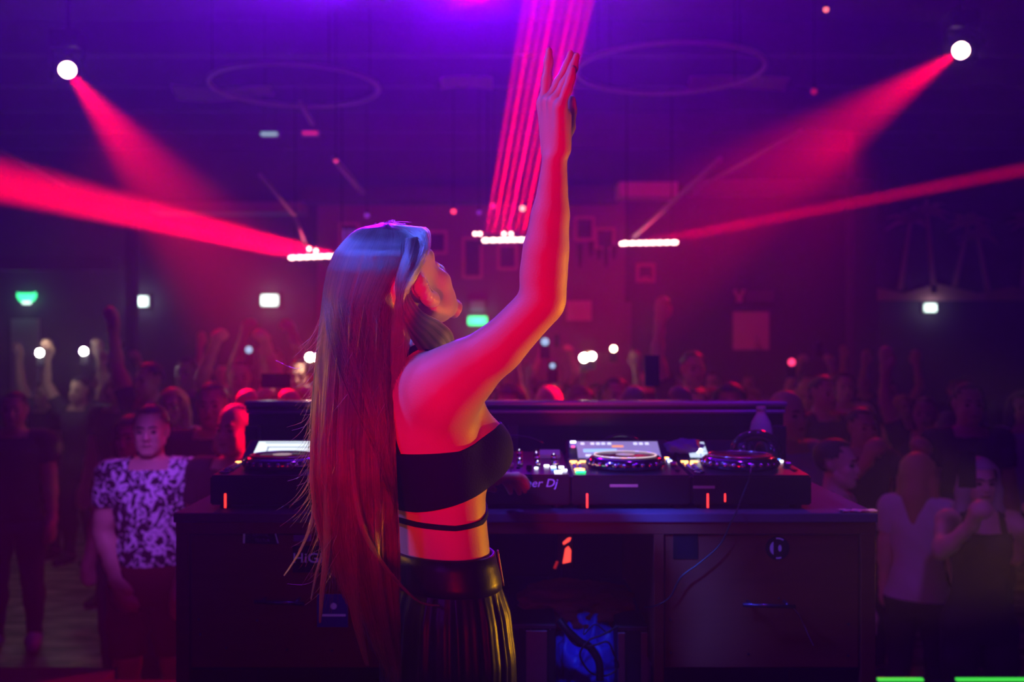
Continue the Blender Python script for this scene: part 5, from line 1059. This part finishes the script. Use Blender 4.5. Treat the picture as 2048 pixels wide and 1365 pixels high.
pe(1668, 4.6, 874, 'stand', True, ('vest', 'black'), ('trousers', 'black'), ('hair_short', 'dark'), PI+1.0, skin3, 'bare-shouldered woman in profile right behind the rightmost player')
pe(1935, 6.2, 762, 'stand', False, ('tee', 'black'), ('trousers', 'black'), ('hair_short', 'dark'), PI-.1, skin, 'broad short-haired man in black tee behind the filming woman')
pe(1850, 7.3, 792, 'right_up', False, ('tee', 'black'), ('trousers', 'black'), ('hair_short', 'brown'), PI-.5, skin, 'man with raised forearm left of the broad black tee man')
pe(1835, 5.3, 905, 'stand', True, ('tee', 'white'), ('trousers', 'black'), ('hair_long', 'blonde'), PI+2.5, skin3, 'pale-haired woman in loose white shirt seen from the side at right')
pe(1958, 4.75, 915, 'phone_low', True, ('vest', 'black'), ('trousers', 'black'), ('hair_long', 'grey'), PI-.1, skin3, 'woman in long black dress holding up a phone at the far right', shoes='white')
pe(1645, 7.4, 748, 'stand', False, ('tee', 'navy'), ('trousers', 'black'), ('hair_short', 'dark'), PI+.4, skin, 'man in navy tee above the profile woman')
pe(1722, 6.2, 812, 'phone_low', False, ('tee', 'black'), ('trousers', 'black'), ('hair_short', 'dark'), PI+.2, skin, 'man with hands at his face right of the profile woman')
pe(1460, 6.6, 765, 'stand', True, ('vest', 'black'), ('trousers', 'black'), ('hair_long', 'dark'), PI-.2, skin, 'long-haired woman behind the booth above the purple cloth')
pe(1230, 7.2, 752, 'stand', False, ('tee', 'black'), ('trousers', 'black'), ('hair_short', 'dark'), PI+.2, skin, 'man in black tee left of the high phone holder')
pe(2045, 7.4, 780, 'stand', True, ('tee', 'lilac'), ('trousers', 'black'), ('hair_long', 'dark'), PI-.3, skin, 'woman in lilac tee cut by the right edge of the frame')
pe(160, 9.5, 752, 'both_up', False, ('tee', 'black'), ('trousers', 'black'), ('hair_short', 'dark'), PI-.2, skin2, 'man holding up a glaring light, second light from the left')
pe(90, 9.8, 760, 'right_up', False, ('tee', 'black'), ('trousers', 'black'), ('hair_short', 'dark'), PI-.4, skin2, 'man holding up a glaring light at the far left')
# rows behind, each person with a look of their own
rows = [(7.4, 13), (8.6, 15), (9.8, 17), (11.2, 17), (12.8, 17)]
used = [(p_.location.x, p_.location.y) for p_ in PEOPLE]
rg_ = random.Random(21); ordn = ['first', 'second', 'third', 'fourth', 'fifth', 'sixth', 'seventh', 'eighth', 'ninth', 'tenth', 'eleventh', 'twelfth', 'thirteenth', 'fourteenth', 'fifteenth', 'sixteenth', 'seventeenth']
rown = ['first crowd row', 'second crowd row', 'third crowd row', 'fourth crowd row', 'rearmost crowd row']
for ri, (D, n) in enumerate(rows):
    got = []
    for i in range(n):
        px = 215+(1960-215)*(i+.5)/n+rg_.uniform(-32, 32)
        if px < 600 and rg_.random() < .35: continue
        d = D+rg_.uniform(-.35, .35); x = (px-1024)/FPX*d
        if any((x-u)**2+(d-v)**2 < .40 for u, v in used): continue
        used.append((x, d)); got.append((px, d))
    for j, (px, d) in enumerate(sorted(got)):
        fem = rg_.random() < .45; pose = rg_.choice(['stand', 'stand', 'stand', 'phone_up', 'right_up', 'both_up', 'bent', 'phone_low'] if ri else ['stand', 'stand', 'bent', 'phone_low']); colr = rg_.choice(['black', 'black', 'navy', 'grey', 'white', 'red', 'brown', 'lilac'])
        hr = ('hair_long' if fem else 'hair_short', rg_.choice(['dark', 'dark', 'brown', 'blonde'] if fem else ['dark', 'dark', 'brown'])); ht = rg_.uniform(1.58, 1.74) if fem else rg_.uniform(1.66, 1.86); top_ = 682.5+(EYE-(FLOOR+ht))*FPX/d
        act = {'stand': '', 'phone_up': ' filming overhead', 'right_up': ' with one arm up', 'both_up': ' with both arms up', 'bent': ' with bent arm', 'phone_low': ' filming'}[pose]
        kind_ = 'vest' if fem and rg_.random() < .5 else 'tee'
        b = pe(px, d, top_, pose, fem, (kind_, colr), ('trousers', 'black'), hr, PI+rg_.uniform(-.6, .6), None, '%s-haired %s in %s top%s, %s from left in %s' % (hr[1], 'woman' if fem else 'man', colr, act, ordn[j], rown[ri]), 'crowd in the '+rown[ri])
        if pose in ('phone_up', 'phone_low') :
            sc_ = b.scale[0]; zz = 2.02 if pose == 'phone_up' else 1.52; f_ = .42; rz = b.rotation_euler[2]; v = Vector((-math.sin(rz)*f_*sc_, math.cos(rz)*f_*sc_, 0)); pz = FLOOR+zz*sc_*(.97 if fem else 1)
            phone((b.location.x+v.x, b.location.y+v.y, pz), (0, PI/2 if rg_.random() < .4 else 0, rz), 'phone held up by the %s-haired %s, %s in the %s' % (hr[1], 'woman' if fem else 'man', ordn[j], rown[ri]), lit=False, group='phones held up in the crowd')
# phones and lights of the guests in front
tw = (1, .82, .6)
def torch(px, py, D, s_, label, pw, es=40, col=(1, .85, .6)):
    r = empty('phone', P(px, py, D)); MB().box((0, .008, -.05), (.075, .009, .155), .003).build('phone_case', mat('phone_black', (.01, .01, .012), .25), r)
    MB().ball((0, -.006, 0), s_, 12, sc=(1, .5, 1)).build('torch_light', mat('torch_%d' % es, (1, 1, 1), .3, emit=col, es=es), r, True); tag(r, label, 'phone', 'phones shining their torches')
    if pw: point(P(px, py, D)+Vector((0, -.06, 0)), pw, col, .03)
torch(80, 706, 9.3, .034, 'leftmost phone torch glaring through grey haze', 3, 60, (1, .95, .8)); torch(168, 703, 9.1, .034, 'second phone torch from the left glaring in the haze', 3, 60, (1, .95, .8))
torch(620, 715, 7.3, .03, 'phone torch touching the left edge of the blonde hair', 1); torch(634, 716, 7.35, .026, 'second phone torch partly behind the blonde hair', 0)
torch(1168, 716, 9.3, .040, 'brightest phone torch over the booth centre right', 1); torch(1184, 713, 9.35, .034, 'phone torch touching the right side of the brightest one', 0); torch(1227, 698, 9.4, .028, 'warm oval phone torch right of the brightest pair', 0, 20, (1, .7, .4))
torch(1105, 732, 7.2, .02, 'dim blue phone light behind the booth centre', 0, 1, (.3, .6, .9)); torch(1090, 684, 7.6, .03, 'violet phone glow above the booth centre', 0, 1, (.3, .12, .9)); torch(1583, 725, 8, .03, 'small red lit phone on the right above the booth', 0, 2, (1, .04, .15)); torch(498, 700, 7.8, .028, 'dim magenta phone screen in the hand left of the booth', 0, 1, (.6, .02, .5))
phone(P(552, 762, 5.05), (.1, PI/2, PI), 'dark phone in the joined hands left of the blonde hair'); phone(P(1304, 742, 4.95), (.1, 0, PI), 'dark phone in the red-lit hands above the booth')
phone(P(1934, 940, 4.25), (.05, 0, PI-.1), 'dark phone held up by the woman in black dress at right')
